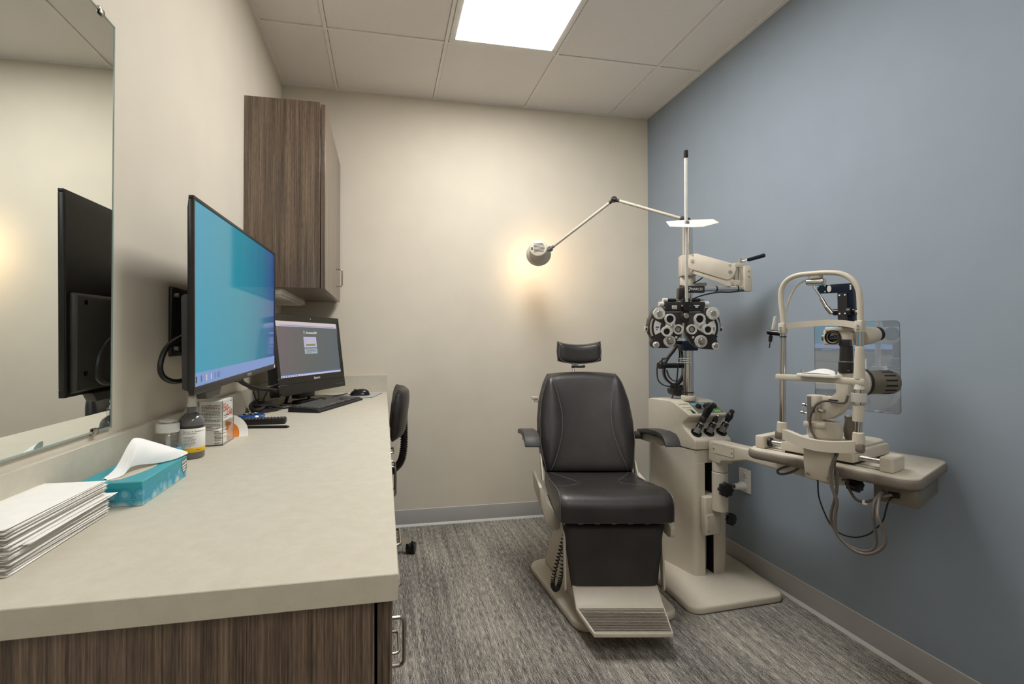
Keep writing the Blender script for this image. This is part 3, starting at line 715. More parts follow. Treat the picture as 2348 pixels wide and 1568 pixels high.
# spray bottle
bc = (-0.514, 1.452, CZ)
sb = T('spray_bottle', 'grey spray bottle with white label and yellow band', 'bottle', bc)
sb.w('body', B().lathe([(0, 0), (0.029, 0), (0.0325, 0.004), (0.0325, 0.092), (0.031, 0.103), (0.026, 0.112), (0.017, 0.119), (0.0125, 0.122), (0, 0.122)], bc), 'amber_glass', ang=60)
sb.w('liquid_line', B().lathe([(0.0326, 0.082), (0.0328, 0.083), (0.0328, 0.088), (0.0326, 0.089)], bc, cap=False), 'amber_liquid')
sb.w('label', B().lathe([(0.0326, 0.030), (0.0329, 0.0305), (0.0329, 0.0815), (0.0326, 0.082)], bc, n=48, cap=False), 'paper_white')
sb.w('label_band', B().lathe([(0.0327, 0.0185), (0.0330, 0.019), (0.0330, 0.0305), (0.0327, 0.031)], bc, n=48, cap=False), 'label_yellow')
sb.w('collar', B().lathe([(0.0128, 0.119), (0.0175, 0.12), (0.0175, 0.137), (0.015, 0.140), (0, 0.140)], bc), 'bottle_clear')
sb.w('neck', B().lathe([(0.011, 0.119), (0.011, 0.138), (0, 0.138)], bc), 'mid_grey')
sb.w('nozzle', B().lathe([(0.0125, 0.138), (0.0115, 0.146), (0.0098, 0.149), (0.0092, 0.164), (0.007, 0.166), (0, 0.166)], bc).obox((bc[0]+0.004, bc[1]-0.008, CZ+0.158), (0.006, 0.008, 0.006), bev=0.001), 'white_plastic')
def curved_text(bld, cx, cy, r, z, a0, chars, hgt, arc):
    """row of words as thin bars on a cylinder"""
    a = a0
    for wl in chars:
        n = 4
        for j in range(n):
            aa, ab = a+wl*j/n, a+wl*(j+1)/n
            pa, pb = V((cx+r*math.cos(aa), cy+r*math.sin(aa), z)), V((cx+r*math.cos(ab), cy+r*math.sin(ab), z))
            d = (pb-pa); bld.prism([(0, 0), (d.length, 0), (d.length, hgt), (0, hgt)], 0, 0.0002, o=pa, ex=d.normalized(), ey=(0, 0, 1))
        a += wl+arc
pr = B(); a0 = math.radians(-104)
rr = random.Random(3)
for ln in range(9):
    curved_text(pr, bc[0], bc[1], 0.0330, CZ+0.0595-ln*0.0031, a0, [rr.uniform(0.07, 0.2) for _ in range(5 if ln < 8 else 3)], 0.0011, 0.03)
sb.w('fine_print', pr, 'ink_grey')
pr = B()
def arc_word(word, z, size, a_start, r):
    a = a_start
    for ch in word:
        if ch != ' ':
            p = V((bc[0]+r*math.cos(a), bc[1]+r*math.sin(a), z)); pr.text(ch, size, p, (-math.sin(a), math.cos(a), 0), (0, 0, 1), 0.00015)
        a += size*0.56/r
arc_word('Doctor & Pharmacist', CZ+0.0745, 0.0052, a0+0.02, 0.0330); arc_word('Recommended', CZ+0.0695, 0.0052, a0+0.02, 0.0330)
sb.w('lettering', pr, 'ink_black')
pr = B(); curved_text(pr, bc[0], bc[1], 0.0331, CZ+0.0245, math.radians(-52), [0.1, 0.12, 0.08], 0.0012, 0.03); sb.w('band_print', pr, 'ink_black')

# pump bottle
pc_ = (-0.556, 1.41, CZ)
pb_ = T('pump_bottle', 'clear alcohol pump bottle with white dished cap by the backsplash', 'bottle', pc_)
pb_.w('body', B().lathe([(0, 0), (0.031, 0), (0.0335, 0.003), (0.0335, 0.07), (0.031, 0.076), (0.027, 0.079), (0, 0.079)], pc_), 'bottle_clear')
pb_.w('liquid', B().lathe([(0, 0.002), (0.031, 0.002), (0.0318, 0.006), (0.0318, 0.05), (0, 0.05)], pc_), 'bottle_clear')
pb_.w('pump_tube', B().cyl((pc_[0], pc_[1], CZ+0.006), (pc_[0], pc_[1], CZ+0.078), 0.006), 'white_plastic')
pb_.w('label', B().lathe([(0.0337, 0.012), (0.0339, 0.0125), (0.0339, 0.04), (0.0337, 0.0405)], pc_, cap=False), 'ink_cyan')
pb_.w('cap', B().lathe([(0.0275, 0.079), (0.0275, 0.099), (0.026, 0.101), (0.012, 0.102), (0.012, 0.104), (0.02, 0.106), (0.021, 0.1085), (0.008, 0.106), (0, 0.106)], pc_), 'white_plastic')

# strip dispenser
bx0, bx1, by0, by1 = -0.543, -0.479, 1.592, 1.70; bz = CZ
dp = T('strip_dispenser', 'clear acrylic dispenser holding a white and orange test-strip carton', 'dispenser', ((bx0+bx1)/2, (by0+by1)/2, CZ))
ac = B()
ac.box(bx0-0.002, bx0, by0-0.002, by1+0.002, bz, bz+0.136).box(bx1, bx1+0.002, by0-0.002, by1+0.002, bz, bz+0.136)
ac.box(bx0, bx1, by0-0.002, by0, bz, bz+0.136).box(bx0, bx1, by1, by1+0.002, bz, bz+0.136).box(bx0, bx1, by0, by1, bz, bz+0.002)
dp.w('acrylic_case', ac, 'clear_acrylic')
eg = B()
for x in (bx0-0.001, bx1+0.001):
    for y in (by0-0.001, by1+0.001): eg.box(x-0.0008, x+0.0008, y-0.0008, y+0.0008, bz+0.002, bz+0.136)
eg.box(bx0-0.002, bx1+0.002, by0-0.0022, by0-0.0005, bz, bz+0.0015).box(bx1, bx1+0.0022, by0-0.002, by1+0.002, bz, bz+0.0015)
dp.w('case_edge', eg, 'mid_grey')
dp.w('carton', B().prism([(bx0+0.001, bz+0.003), (bx1-0.022, bz+0.003), (bx1-0.022, bz+0.062), (bx1-0.001, bz+0.072), (bx1-0.001, bz+0.134), (bx0+0.001, bz+0.134)], by0+0.001, by1-0.001, ex=(1, 0, 0), ey=(0, 0, 1), ez=(0, 1, 0)), 'paper_white')
fp_ = B(); fo = B(); rr = random.Random(5)
for ln in range(17):
    x = bx0+0.006; z = bz+0.121-ln*0.0044-(0.004 if ln > 11 else 0)
    end = bx1-0.006 if ln not in (9, 14, 16) else bx1-0.03
    while x < end:
        wl = rr.uniform(0.004, 0.010); tgt = fo if rr.random() < 0.14 else fp_
        tgt.box(x, min(x+wl, end), by0+0.0004, by0+0.0012, z, z+0.0017); x += wl+0.0014
dp.w('fine_print', fp_, 'ink_grey'); dp.w('orange_print', fo, 'ink_orange')
dp.w('lettering', B().text('Bio', 0.038, (bx1-0.0006, by0+0.036, bz+0.112), (0, 1, 0.05), (0, -0.05, 1), 0.0003), 'ink_orange')
dp.w('lettering', B().text('Glo', 0.036, (bx1-0.0006, by0+0.073, bz+0.095), (0, 1, 0.0), (0, 0, 1), 0.0003), 'ink_orange')
sm = B()
for k in range(2): sm.box(bx1-0.0012, bx1-0.0004, by0+0.015, by0+0.05, bz+0.0865-k*0.006, bz+0.0885-k*0.006)
sm.box(bx1-0.0012, bx1-0.0004, by0+0.078, by0+0.1, bz+0.126, bz+0.128); dp.w('small_print', sm, 'ink_black')
sp = B(); rr = random.Random(8)
for k in range(26):
    zz = bz+0.004+k*0.0017; xx = bx1-0.0205; c = V((xx+0.008+rr.uniform(-0.004, 0.004)*(k > 12), by0+0.03+rr.uniform(-0.012, 0.010), zz))
    sp.obox(c, (0.017, 0.052, 0.0014), ex=(math.cos(0.1*rr.uniform(-1, 1)), math.sin(0.1*rr.uniform(-1, 1)), 0), ey=(0, 1, 0))
o = dp.w('wrapped_strips', sp, 'paper_white'); o['kind'] = 'stuff'
ff = B()
for k in range(20):
    c = V((bx0+0.012+rr.uniform(-0.004, 0.016), by0+0.0016, bz+0.012+k*0.0022)); ff.obox(c, (0.03, 0.0006, 0.0018), ex=(1, 0, rr.uniform(-0.05, 0.05)), ey=(0, 1, 0))
# orange and white curved card leaning out of the case
cd = T('paper_fan', 'curved orange and white paper flap sticking out beside the dispenser', 'paper', (-0.45, 1.76, CZ))
def fan(r0, r1, off):
    c0 = V((-0.522, 1.705, CZ+0.002))
    def f(s, t_):
        a = math.radians(-8+112*s); r = r0+(r1-r0)*t_
        return c0+V((r*math.cos(a)*0.92, 0.012+r*math.cos(a)*0.30+0.016*math.sin(PI*s)+off, r*math.sin(a)*0.86+0.004))
    return B().grid(f, 24, 6, lambda s, t_: f(s, t_)+V((0, 0.0006, 0)))
cd.w('orange_panel', fan(0.0, 0.056, 0), 'orange_card'); cd.w('white_border', fan(0.056, 0.084, 0), 'paper_white')

# blue case, remote, stylus
t = T('plastic_case', 'flat blue oval plastic case behind the remote', 'case', (-0.531, 2.13, CZ))
t.w('shell', B().lathe([(0, 0), (0.045, 0), (0.051, 0.004), (0.052, 0.011), (0.047, 0.017), (0.03, 0.019), (0, 0.019)], (-0.531, 2.13, CZ), n=40), 'blue_plastic')
t.w('insert', B().lathe([(0.030, 0.0185), (0.032, 0.0205), (0.012, 0.0205), (0.010, 0.0185)], (-0.531, 2.13, CZ), n=40), 'ink_black')
for k in range(6):
    a = k*PI/3; t.w('window', B().obox((-0.531+0.021*math.cos(a), 2.13+0.021*math.sin(a), CZ+0.0208), (0.011, 0.006, 0.001), ex=(math.cos(a), math.sin(a), 0), ey=(-math.sin(a), math.cos(a), 0)), 'ink_white')
rm = T('remote_control', 'black remote control lying on the counter near the stylus', 'remote', (-0.445, 1.985, CZ), math.radians(3))
rm.l('body', B().prism(rpoly([(-0.08, -0.026), (0.075, -0.026), (0.075, 0.026), (-0.08, 0.026)], 0.008), 0, 0.021, bev=0.003), 'black_plastic')
bm_ = finish('button', B().obox((0, 0, 0), (0.0065, 0.006, 0.003), bev=0.001, seg=1), 'ink_grey'); bd = bm_.data; bpy.data.objects.remove(bm_)
for i in range(12):
    for j in range(4):
        o = bpy.data.objects.new('button', bd); COL.objects.link(o); o.parent = rm.e; o.location = (-0.068+i*0.0122, -0.0175+j*0.0117, 0.0218)
t = T('stylus', 'slim black stylus pen lying nearest along the counter', 'pen', (-0.43, 1.886, CZ))
t.w('barrel', B().cyl((-0.52, 1.898, CZ+0.0048), (-0.348, 1.874, CZ+0.0048), 0.0048, n=14), 'black_plastic')
t.w('tip', B().cyl((-0.348, 1.874, CZ+0.0048), (-0.337, 1.8725, CZ+0.0048), 0.0048, 0.002, n=14), 'black_gloss')
t.w('clip', B().obox((-0.49, 1.893, CZ+0.0098), (0.045, 0.003, 0.0015), ex=(0.99, -0.138, 0), ey=(0.138, 0.99, 0)), 'steel')

# ================================================================== examination chair
CH = (1.0, 2.15, 0); CA = math.radians(-11)
ch = T('exam_chair', 'black leather exam chair with cream base and footrest', 'exam chair', CH, CA)
bp = rpoly([(0.764, 1.835), (1.225, 1.858), (1.275, 2.47), (0.732, 2.45)], [0.07, 0.06, 0.08, 0.08], 7)
ch.w('base_plate', B().prism(bp, 0.0, 0.034, bev=0.010, seg=3), 'cream_enamel')
ch.w('pedestal', B().frustum((0.815, 1.20, 1.95, 2.42), (0.875, 1.14, 2.06, 2.40), 0.033, 0.27, bev=0.014, seg=3), 'cream_enamel')
ch.w('lift_column', B().box(0.91, 1.10, 2.09, 2.33, 0.27, 0.40, bev=0.01), 'cream_dark')
ch.l('seat_frame', B().box(-0.19, 0.19, -0.19, 0.24, 0.385, 0.425, bev=0.005), 'dark_grey')
# seat cushion: section across the chair, rounded over the front
sec = rpoly([(0.245, 0.425), (0.245, 0.503), (0.05, 0.505), (-0.20, 0.543), (-0.305, 0.535), (-0.308, 0.425), (-0.2, 0.412)], [0.02, 0.012, 0.2, 0.2, 0.07, 0.012, 0.01], 8)
def seat_b():
    t_ = B(); n = len(sec); ns = 26
    bm = bmesh.new(); rings = []
    for i in range(ns+1):
        s_ = -1+2*i/ns; e = (max(0.0, 1-abs(s_)**10))**0.4
        hw = 0.226; x = s_*hw
        ring = []
        for (y, z) in sec:
            fl = max(0.0, min(1.0, (0.15-y)/0.4)); wx = x*(1+0.045*fl)
            ym, zm = -0.03, 0.46; k = 0.90+0.10*e
            dip = 0.006*math.cos(s_*PI/2) if z > 0.49 else 0
            ring.append(bm.verts.new((wx, ym+(y-ym)*(0.955+0.045*e), zm+(z-zm)*k-dip)))
        rings.append(ring)
    for a, b2 in zip(rings, rings[1:]):
        for j in range(n): bm.faces.new([a[j], a[(j+1) % n], b2[(j+1) % n], b2[j]])
    bm.faces.new(rings[0][::-1]); bm.faces.new(rings[-1]); bmesh.ops.recalc_face_normals(bm, faces=bm.faces)
    t_.merge(bm); return t_
st = ch.l('seat', seat_b(), 'black_leather', ang=60)
def on_seat(x, y):
    """height of the cushion top at x, y"""
    zt = 0.503
    top = [(p[0], p[1]) for p in sec if p[1] > 0.49]
    top.sort()
    for (a, za), (b2, zb) in zip(top, top[1:]):
        if a <= y <= b2: zt = za+(zb-za)*(y-a)/max(1e-6, b2-a)
    s_ = x/0.23; return zt-0.006*math.cos(s_*PI/2)+0.0008
for sg in (-1, 1):
    pts = [(sg*0.222, 0.235, 0.4995), (sg*0.224, 0.1, 0.501), (sg*0.229, -0.1, 0.524), (sg*0.232, -0.2, 0.538), (sg*0.233, -0.265, 0.536), (sg*0.234, -0.294, 0.51), (sg*0.234, -0.298, 0.47), (sg*0.233, -0.296, 0.43)]
    ch.l('piping', B().tube(pts, 0.0021, 8, smooth=6), 'piping_highlight', st)
    cs = [(sg*0.205, 0.20), (sg*0.14, 0.10), (sg*0.10, 0.04), (sg*0.10, -0.02), (sg*0.15, -0.10), (sg*0.20, -0.15), (sg*0.222, -0.17)]
    ch.l('stitch_seam', B().tube([(x, y, on_seat(x, y)-0.0006) for x, y in [(p.x, p.y) for p in spline([(a, b2, 0) for a, b2 in cs], 6)]], 0.0011, 6), 'piping_highlight', st)
# back cushion
def bw(z):   # half width
    k = (z-0.495)/0.51
    pts = [(0, 0.226), (0.12, 0.243), (0.3, 0.258), (0.5, 0.257), (0.7, 0.245), (0.85, 0.223), (0.95, 0.203), (1.0, 0.190)]
    for (a, wa), (b2, wb) in zip(pts, pts[1:]):
        if a <= k <= b2: return wa+(wb-wa)*(k-a)/(b2-a)
    return pts[-1][1]
def by(z): return 0.235+(z-0.495)*0.30
def inner(z):
    k = (z-0.495)/0.51; return 0.95-0.45*math.sin(PI*min(1, max(0, k)))**0.75
def bk(s, t_, front):
    sx_ = 2*s-1; z = 0.495+0.51*t_; hw = bw(z)
    ed = (max(0.0, 1-abs(sx_)**9)**0.42)*(max(0.0, 1-abs(2*t_-1)**16)**0.42)
    seam = inner(z); ax = abs(sx_)
    bol = 0.012*math.sin(PI*min(1, max(0, (ax-seam)/(1-seam))))**0.7 if ax > seam else -0.010*(1-(ax/seam)**2)
    y = by(z) - (0.058+bol*1.0)*ed if front else by(z)+0.035*ed
    zz = z-0.012*(sx_**2)*(t_ > 0.9)*(t_-0.9)*10
    return V((sx_*hw, y, zz))
bc2 = ch.l('backrest', B().grid(lambda s, t_: bk(s, t_, True), 48, 36, lambda s, t_: bk(s, t_, False)), 'black_leather', ang=80)
for sg in (-1, 1):
    pts = []
    for k in range(37):
        t_ = 0.03+0.94*k/36; z = 0.495+0.51*t_; s = 0.5+sg*0.5*min(0.94, inner(z)); p = bk(s, t_, True); pts.append((p.x, p.y-0.0018, p.z))
    ch.l('stitch_seam', B().tube(pts, 0.0017, 6), 'piping_highlight', bc2)
    pts = []
    for k in range(19):
        t_ = 0.02+0.96*k/18; p = bk(0.5+sg*0.478, t_, True); pts.append((p.x, p.y-0.0006, p.z))
    ch.l('piping', B().tube(pts, 0.0019, 6), 'piping_highlight', bc2)
ch.l('back_shell', B().prism(rpoly([(-0.2, 0.43), (0.2, 0.43), (0.225, 0.72), (0.16, 0.97), (-0.16, 0.97), (-0.225, 0.72)], 0.04), 0.0, 0.02, o=(0, 0.255, 0), ex=(1, 0, 0), ey=(0, 0.30*0.958, 0.958), bev=0.006), 'cream_enamel')
# head rest
def hd(s, t_, front):
    sx_ = 2*s-1; tz = 2*t_-1
    ed = (max(0.0, 1-abs(sx_)**6)**0.42)*(max(0.0, 1-abs(tz)**6)**0.42)
    x = sx_*0.128*(1-0.04*abs(tz)); z = 1.108+tz*0.056 + (0.018*(abs(sx_)**2)-0.009)
    yb_ = 0.47+0.10*(tz*0.05); cur = 0.020*(sx_**2)
    return V((x, yb_-0.040*ed-cur if front else yb_+0.042*ed-cur*0.6, z))
hr = ch.l('headrest', B().grid(lambda s, t_: hd(s, t_, True), 28, 16, lambda s, t_: hd(s, t_, False)), 'black_leather', ang=80)
ring = [hd(0.5+0.46*math.copysign(abs(math.cos(a))**0.35, math.cos(a)), 0.5+0.45*math.copysign(abs(math.sin(a))**0.35, math.sin(a)), True) for a in [2*PI*i/48 for i in range(48)]]
ch.l('piping', B().tube([p-V((0, 0.001, 0)) for p in ring], 0.0018, 6, closed=True), 'piping_highlight', hr)
ch.l('headrest_post', B().cyl((-0.035, 0.43, 0.96), (-0.035, 0.46, 1.07), 0.007).obox((-0.022, 0.455, 1.045), (0.03, 0.03, 0.018), bev=0.004), 'chrome')
ch.l('headrest_lock', B().cyl((-0.045, 0.44, 1.03), (0.02, 0.44, 1.03), 0.006).cyl((0.02, 0.44, 1.03), (0.03, 0.44, 1.034), 0.008, n=12), 'black_plastic')
# arm rests
for sg in (-1, 1):
    ax = sg*0.322
    pad = [(0.33, 0.700), (0.20, 0.726), (0.05, 0.741), (-0.02, 0.739), (-0.055, 0.722), (-0.075, 0.692), (-0.068, 0.687), (-0.035, 0.706), (-0.005, 0.713), (0.05, 0.714), (0.20, 0.700), (0.33, 0.676)]
    p = ch.l('armrest', B().prism(pad, ax-0.036, ax+0.036, ex=(0, 1, 0), ey=(0, 0, 1), ez=(1, 0, 0), bev=0.005), 'dark_grey')
    ch.l('arm_bracket', B().prism([(0.32, 0.69), (0.02, 0.712), (0.03, 0.672), (0.32, 0.645)], ax-0.018-sg*0.004, ax+0.018-sg*0.004, ex=(0, 1, 0), ey=(0, 0, 1), ez=(1, 0, 0), bev=0.004), 'cream_dark', p)
    ch.l('arm_pivot', B().cyl((sg*0.235, 0.30, 0.672), (sg*0.33, 0.30, 0.672), 0.020, n=20, bev=0.003), 'dark_grey', p)
    sp_ = rpoly([(0.22, 0.50), (0.10, 0.485), (-0.02, 0.452), (-0.13, 0.425), (-0.215, 0.40), (-0.245, 0.385), (-0.245, 0.345), (-0.21, 0.335), (-0.12, 0.338), (0.0, 0.38), (0.22, 0.41)], 0.015)
    if sg > 0: ch.l('side_cover', B().prism(sp_, sg*0.250-0.011, sg*0.250+0.011, ex=(0, 1, 0), ey=(0, 0, 1), ez=(1, 0, 0), bev=0.005), 'cream_enamel')
    else: ch.l('side_cover', B().prism(rpoly([(-0.298, 0.520), (-0.292, 0.44), (-0.272, 0.375), (-0.245, 0.335), (-0.222, 0.325), (-0.205, 0.335), (-0.205, 0.385), (-0.235, 0.415), (-0.265, 0.452), (-0.285, 0.520)], [0.003, 0.03, 0.03, 0.02, 0.008, 0.008, 0.01, 0.03, 0.03, 0.003]), -0.12, 0.16, ex=(1, 0, 0), ey=(0, 0, 1), ez=(0, 1, 0), bev=0.003), 'cream_enamel')
    ch.l('back_bracket', B().prism([(0.16, 0.47), (0.22, 0.46), (0.285, 0.58), (0.25, 0.585)], sg*0.243-0.004, sg*0.243+0.004, ex=(0, 1, 0), ey=(0, 0, 1), ez=(1, 0, 0), bev=0.002), 'cream_enamel')
    ch.l('leg_hinge', B().prism(rpoly([(-0.235, 0.43), (-0.205, 0.43), (-0.225, 0.14), (-0.25, 0.12), (-0.262, 0.14)], 0.008), sg*0.207-0.004, sg*0.207+0.004, ex=(0, 1, 0), ey=(0, 0, 1), ez=(1-0.0, -0.02*sg*0, 0), bev=0.002), 'cream_enamel')
ch.l('tilt_lever', B().obox((-0.252, 0.45, 0.853), (0.035, 0.03, 0.016), bev=0.003).obox((-0.245, 0.452, 0.836), (0.02, 0.03, 0.012), bev=0.003), 'cream_enamel')
ch.l('tilt_lever_stem', B().cyl((-0.245, 0.45, 0.84), (-0.17, 0.40, 0.80), 0.006), 'cream_dark')
# leg pad
def lp(s, t_, front):
    sx_ = 2*s-1; z = 0.142+0.262*t_; hw = 0.181+(0.216-0.181)*t_
    ed = (max(0.0, 1-abs(sx_)**14)**0.5)*(max(0.0, 1-abs(2*t_-1)**12)**0.5)
    y0_ = -0.236-0.012*(1-t_)
    return V((sx_*hw, y0_-0.022*ed if front else y0_+0.014*ed, z))
ch.l('leg_pad', B().grid(lambda s, t_: lp(s, t_, True), 30, 20, lambda s, t_: lp(s, t_, False)), 'charcoal_leather', ang=80)
for k in range(5): ch.l('hinge_pin', B().cyl((-0.15+0.07*k, -0.245, 0.4075), (-0.13+0.07*k, -0.245, 0.4075), 0.006, n=10), 'steel')
# foot rest
frp = [(-0.232, 0.158), (-0.262, 0.150), (-0.318, 0.110), (-0.335, 0.101), (-0.50, 0.100), (-0.503, 0.083), (-0.335, 0.080), (-0.30, 0.092), (-0.245, 0.13)]
def footb():
    b2 = B(); bm = bmesh.new(); L_, R_ = [], []
    def hw(y): return 0.178 if y > -0.335 else 0.178-(0.178-0.147)*(-0.335-y)/0.165
    for y, z in frp: L_.append(bm.verts.new((-hw(y), y, z))); R_.append(bm.verts.new((hw(y), y, z)))
    n = len(frp); bm.faces.new(L_); bm.faces.new(R_[::-1])
    for i in range(n): bm.faces.new([L_[i], R_[i], R_[(i+1) % n], L_[(i+1) % n]])
    b2.merge(bm, 0.0035, 2, 50); return b2
fr_ = ch.l('footrest', footb(), 'cream_enamel')
ch.l('tread_mat', B().prism([(-0.171, -0.338), (-0.142, -0.4975), (0.142, -0.4975), (0.171, -0.338)], 0.0998, 0.1008), 'tread_grey', fr_)
for k in range(15):
    y = -0.345-k*0.0103; hw_ = 0.176-(0.178-0.147)*(-0.335-y)/0.165-0.004
    ch.l('tread_rib', B().box(-hw_, hw_, y-0.0024, y+0.0024, 0.1004, 0.1026), 'steel', fr_)
# coiled cord hanging on the left
def coil(path, rc, rw, turns, n=14):
    P_ = spline(path, 10); pts = []; k = len(P_)*6
    for i in range(k):
        f = i/(k-1)*(len(P_)-1); a = int(min(f, len(P_)-2)); p = P_[a].lerp(P_[a+1], f-a); d = (P_[a+1]-P_[a]).normalized()
        u = d.orthogonal().normalized() if i == 0 else (u-d*u.dot(d)).normalized(); v = d.cross(u); th_ = 2*PI*turns*i/(k-1)
        pts.append(p+u*rc*math.cos(th_)+v*rc*math.sin(th_))
    return B().tube(pts, rw, 6)
ch.l('coiled_cord', coil([(-0.185, -0.10, 0.30), (-0.215, -0.115, 0.20), (-0.240, -0.125, 0.11), (-0.236, -0.13, 0.075), (-0.220, -0.13, 0.075), (-0.205, -0.125, 0.12), (-0.19, -0.115, 0.22), (-0.18, -0.10, 0.30)], 0.008, 0.0028, 46), 'black_plastic')

# ================================================================== task chair under the counter
tc_ = T('task_chair', 'black task chair on casters tucked under the counter', 'chair', (-0.132, 2.71, 0))
def tb_(s, t_, front):
    a = 2*s-1; z = 0.675+0.255*t_; hw = 0.195*(0.86+0.14*math.sin(PI*min(1, t_*0.8+0.15)))
    ed = (max(0.0, 1-abs(a)**5)**0.45)*(max(0.0, 1-abs(2*t_-1)**4)**0.45)
    x = 0.085+0.03*t_-0.045*(a*a)
    return V((x+0.028*ed if front else x-0.036*ed, 2.63+a*hw, z))
tc_.w('backrest', B().grid(lambda s, t_: tb_(s, t_, True), 30, 20, lambda s, t_: tb_(s, t_, False)), 'black_leather', ang=80)
gp = spline([(0.105, 2.63, 0.80), (0.108, 2.63, 0.70), (0.105, 2.63, 0.60), (0.085, 2.63, 0.525), (0.02, 2.65, 0.462), (-0.03, 2.67, 0.43)], 8)
gb = B()
for i, p in enumerate(gp[:-1]):
    d = (gp[i+1]-p).normalized(); gb.lathe([(0.0155, -0.0042), (0.0205, -0.002), (0.0205, 0.002), (0.0155, 0.0042)], p, d, 18, cap=False)
tc_.w('ribbed_gaiter', gb.tube(gp, 0.0155, 12), 'black_plastic')
tc_.w('seat', B().prism(rpoly([(-0.36, 2.49), (0.03, 2.48), (0.03, 2.92), (-0.36, 2.91)], 0.1, 8), 0.43, 0.50, bev=0.03, seg=4), 'black_leather')
tc_.w('seat_pan', B().box(-0.27, -0.01, 2.58, 2.84, 0.405, 0.43, bev=0.005), 'black_plastic')
tc_.w('gas_lift', B().cyl((-0.132, 2.71, 0.08), (-0.132, 2.71, 0.405), 0.022), 'black_plastic')
tc_.w('hub', B().lathe([(0.03, 0.07), (0.045, 0.08), (0.045, 0.125), (0.028, 0.135)], (-0.132, 2.71, 0)), 'chrome')
for k in range(5):
    a = math.radians(4+72*k); d = V((math.cos(a), math.sin(a), 0)); c = V((-0.132, 2.71, 0)); e2 = V((-d.y, d.x, 0))
    leg = tc_.w('leg', B().sweep(spline([c+d*0.03+V((0, 0, 0.10)), c+d*0.14+V((0, 0, 0.092)), c+d*0.23+V((0, 0, 0.078)), c+d*0.28+V((0, 0, 0.062))], 5), [(-0.015, -0.01), (0.015, -0.01), (0.009, 0.012), (-0.009, 0.012)], upv=(0, 0, 1)), 'chrome')
    cc = c+d*0.283; ax = (d*0.25+e2*0.97).normalized() if k else V((0.95, -0.3, 0)).normalized()
    cs = B()
    for sg in (-1, 1): cs.lathe([(0.014, -0.010), (0.029, -0.008), (0.0305, 0), (0.029, 0.008), (0.014, 0.010)], cc+ax*sg*0.016+V((0, 0, 0.0305)), ax, 24)
    cst = tc_.w('caster', cs, 'black_gloss', leg)
    tc_.w('caster_hood', B().lathe([(0.0325, -0.006), (0.0325, 0.006)], cc+V((0, 0, 0.0335)), ax, 20).cyl(cc+V((0, 0, 0.03)), cc+V((0, 0, 0.062)), 0.009), 'black_plastic', leg)

# ================================================================== instrument stand
SO = V((1.55, 2.25, 0))
sd = T('instrument_stand', 'cream ophthalmic instrument stand with chrome pole and swing table', 'instrument stand', SO)
sd.w('base_plate', B().prism(rpoly([(1.288, 1.868), (1.775, 1.893), (1.812, 2.18), (1.812, 2.58), (1.30, 2.58), (1.30, 2.20)], [0.05, 0.05, 0.05, 0.05, 0.05, 0.02], 7), 0.0, 0.034, bev=0.010, seg=3), 'cream_enamel')
r4 = math.radians(4)
body = [(1.484, 2.121), (1.5365, 2.119), (1.5365, 2.2), (1.592, 2.204), (1.592, 2.131), (1.680, 2.140), (1.685, 2.42), (1.41, 2.42)]
sd.w('column', B().prism(rpoly(body, [0.03, 0, 0, 0, 0, 0.035, 0.02, 0.02], 7), 0.033, 0.578, bev=0.0), 'cream_enamel', ang=30)
body2 = [(1.484, 2.121), (1.680, 2.135), (1.685, 2.42), (1.41, 2.42)]
sd.w('column_top', B().prism(rpoly(body2, [0.03, 0.03, 0.02, 0.02], 7), 0.578, 0.6405), 'cream_enamel', ang=30)
sd.w('seam', B().prism(rpoly([(1.486, 2.124), (1.678, 2.137), (1.683, 2.417), (1.413, 2.417)], [0.028, 0.028, 0.018, 0.018], 7), 0.6405, 0.6435), 'dark_slot')
sd.w('track_slot', B().box(1.5365, 1.592, 2.196, 2.1995, 0.035, 0.578), 'dark_slot')
sd.w('track_dark_sides', B().box(1.5895, 1.5925, 2.1335, 2.2, 0.035, 0.577).box(1.536, 1.538, 2.121, 2.2, 0.035, 0.577), 'dark_slot')  # dark sheets added over the slot's side walls to darken them
sd.w('track_rod', B().cyl((1.576, 2.17, 0.04), (1.576, 2.17, 0.25), 0.003, n=10), 'steel')
ex4, ey4 = V((math.cos(r4), math.sin(r4), 0)), V((-math.sin(r4), math.cos(r4), 0))
def hxl(y): return 1.484-(y-2.121)*(0.074/0.3)
def hxr(y): return 1.684+(y-2.121)*0.01
hp = rpoly([(2.42, 0.6435), (2.119, 0.6435), (2.119, 0.690), (2.184, 0.742), (2.194, 0.762), (2.150, 0.801), (2.150, 0.811), (2.248, 0.862), (2.27, 0.868), (2.42, 0.868)], [0.01, 0, 0.022, 0.012, 0.016, 0.006, 0.008, 0.01, 0.01, 0.02], 5)
def headb():
    bm = bmesh.new(); L_ = [bm.verts.new((hxl(y), y, z)) for y, z in hp]; R_ = [bm.verts.new((hxr(y), y, z)) for y, z in hp]; n = len(hp)
    bm.faces.new(L_); bm.faces.new(R_[::-1])
    for i in range(n): bm.faces.new([L_[i], R_[i], R_[(i+1) % n], L_[(i+1) % n]])
    return B().merge(bm, 0.012, 4, 45)
head = sd.w('console_head', headb(), 'cream_enamel', ang=35)
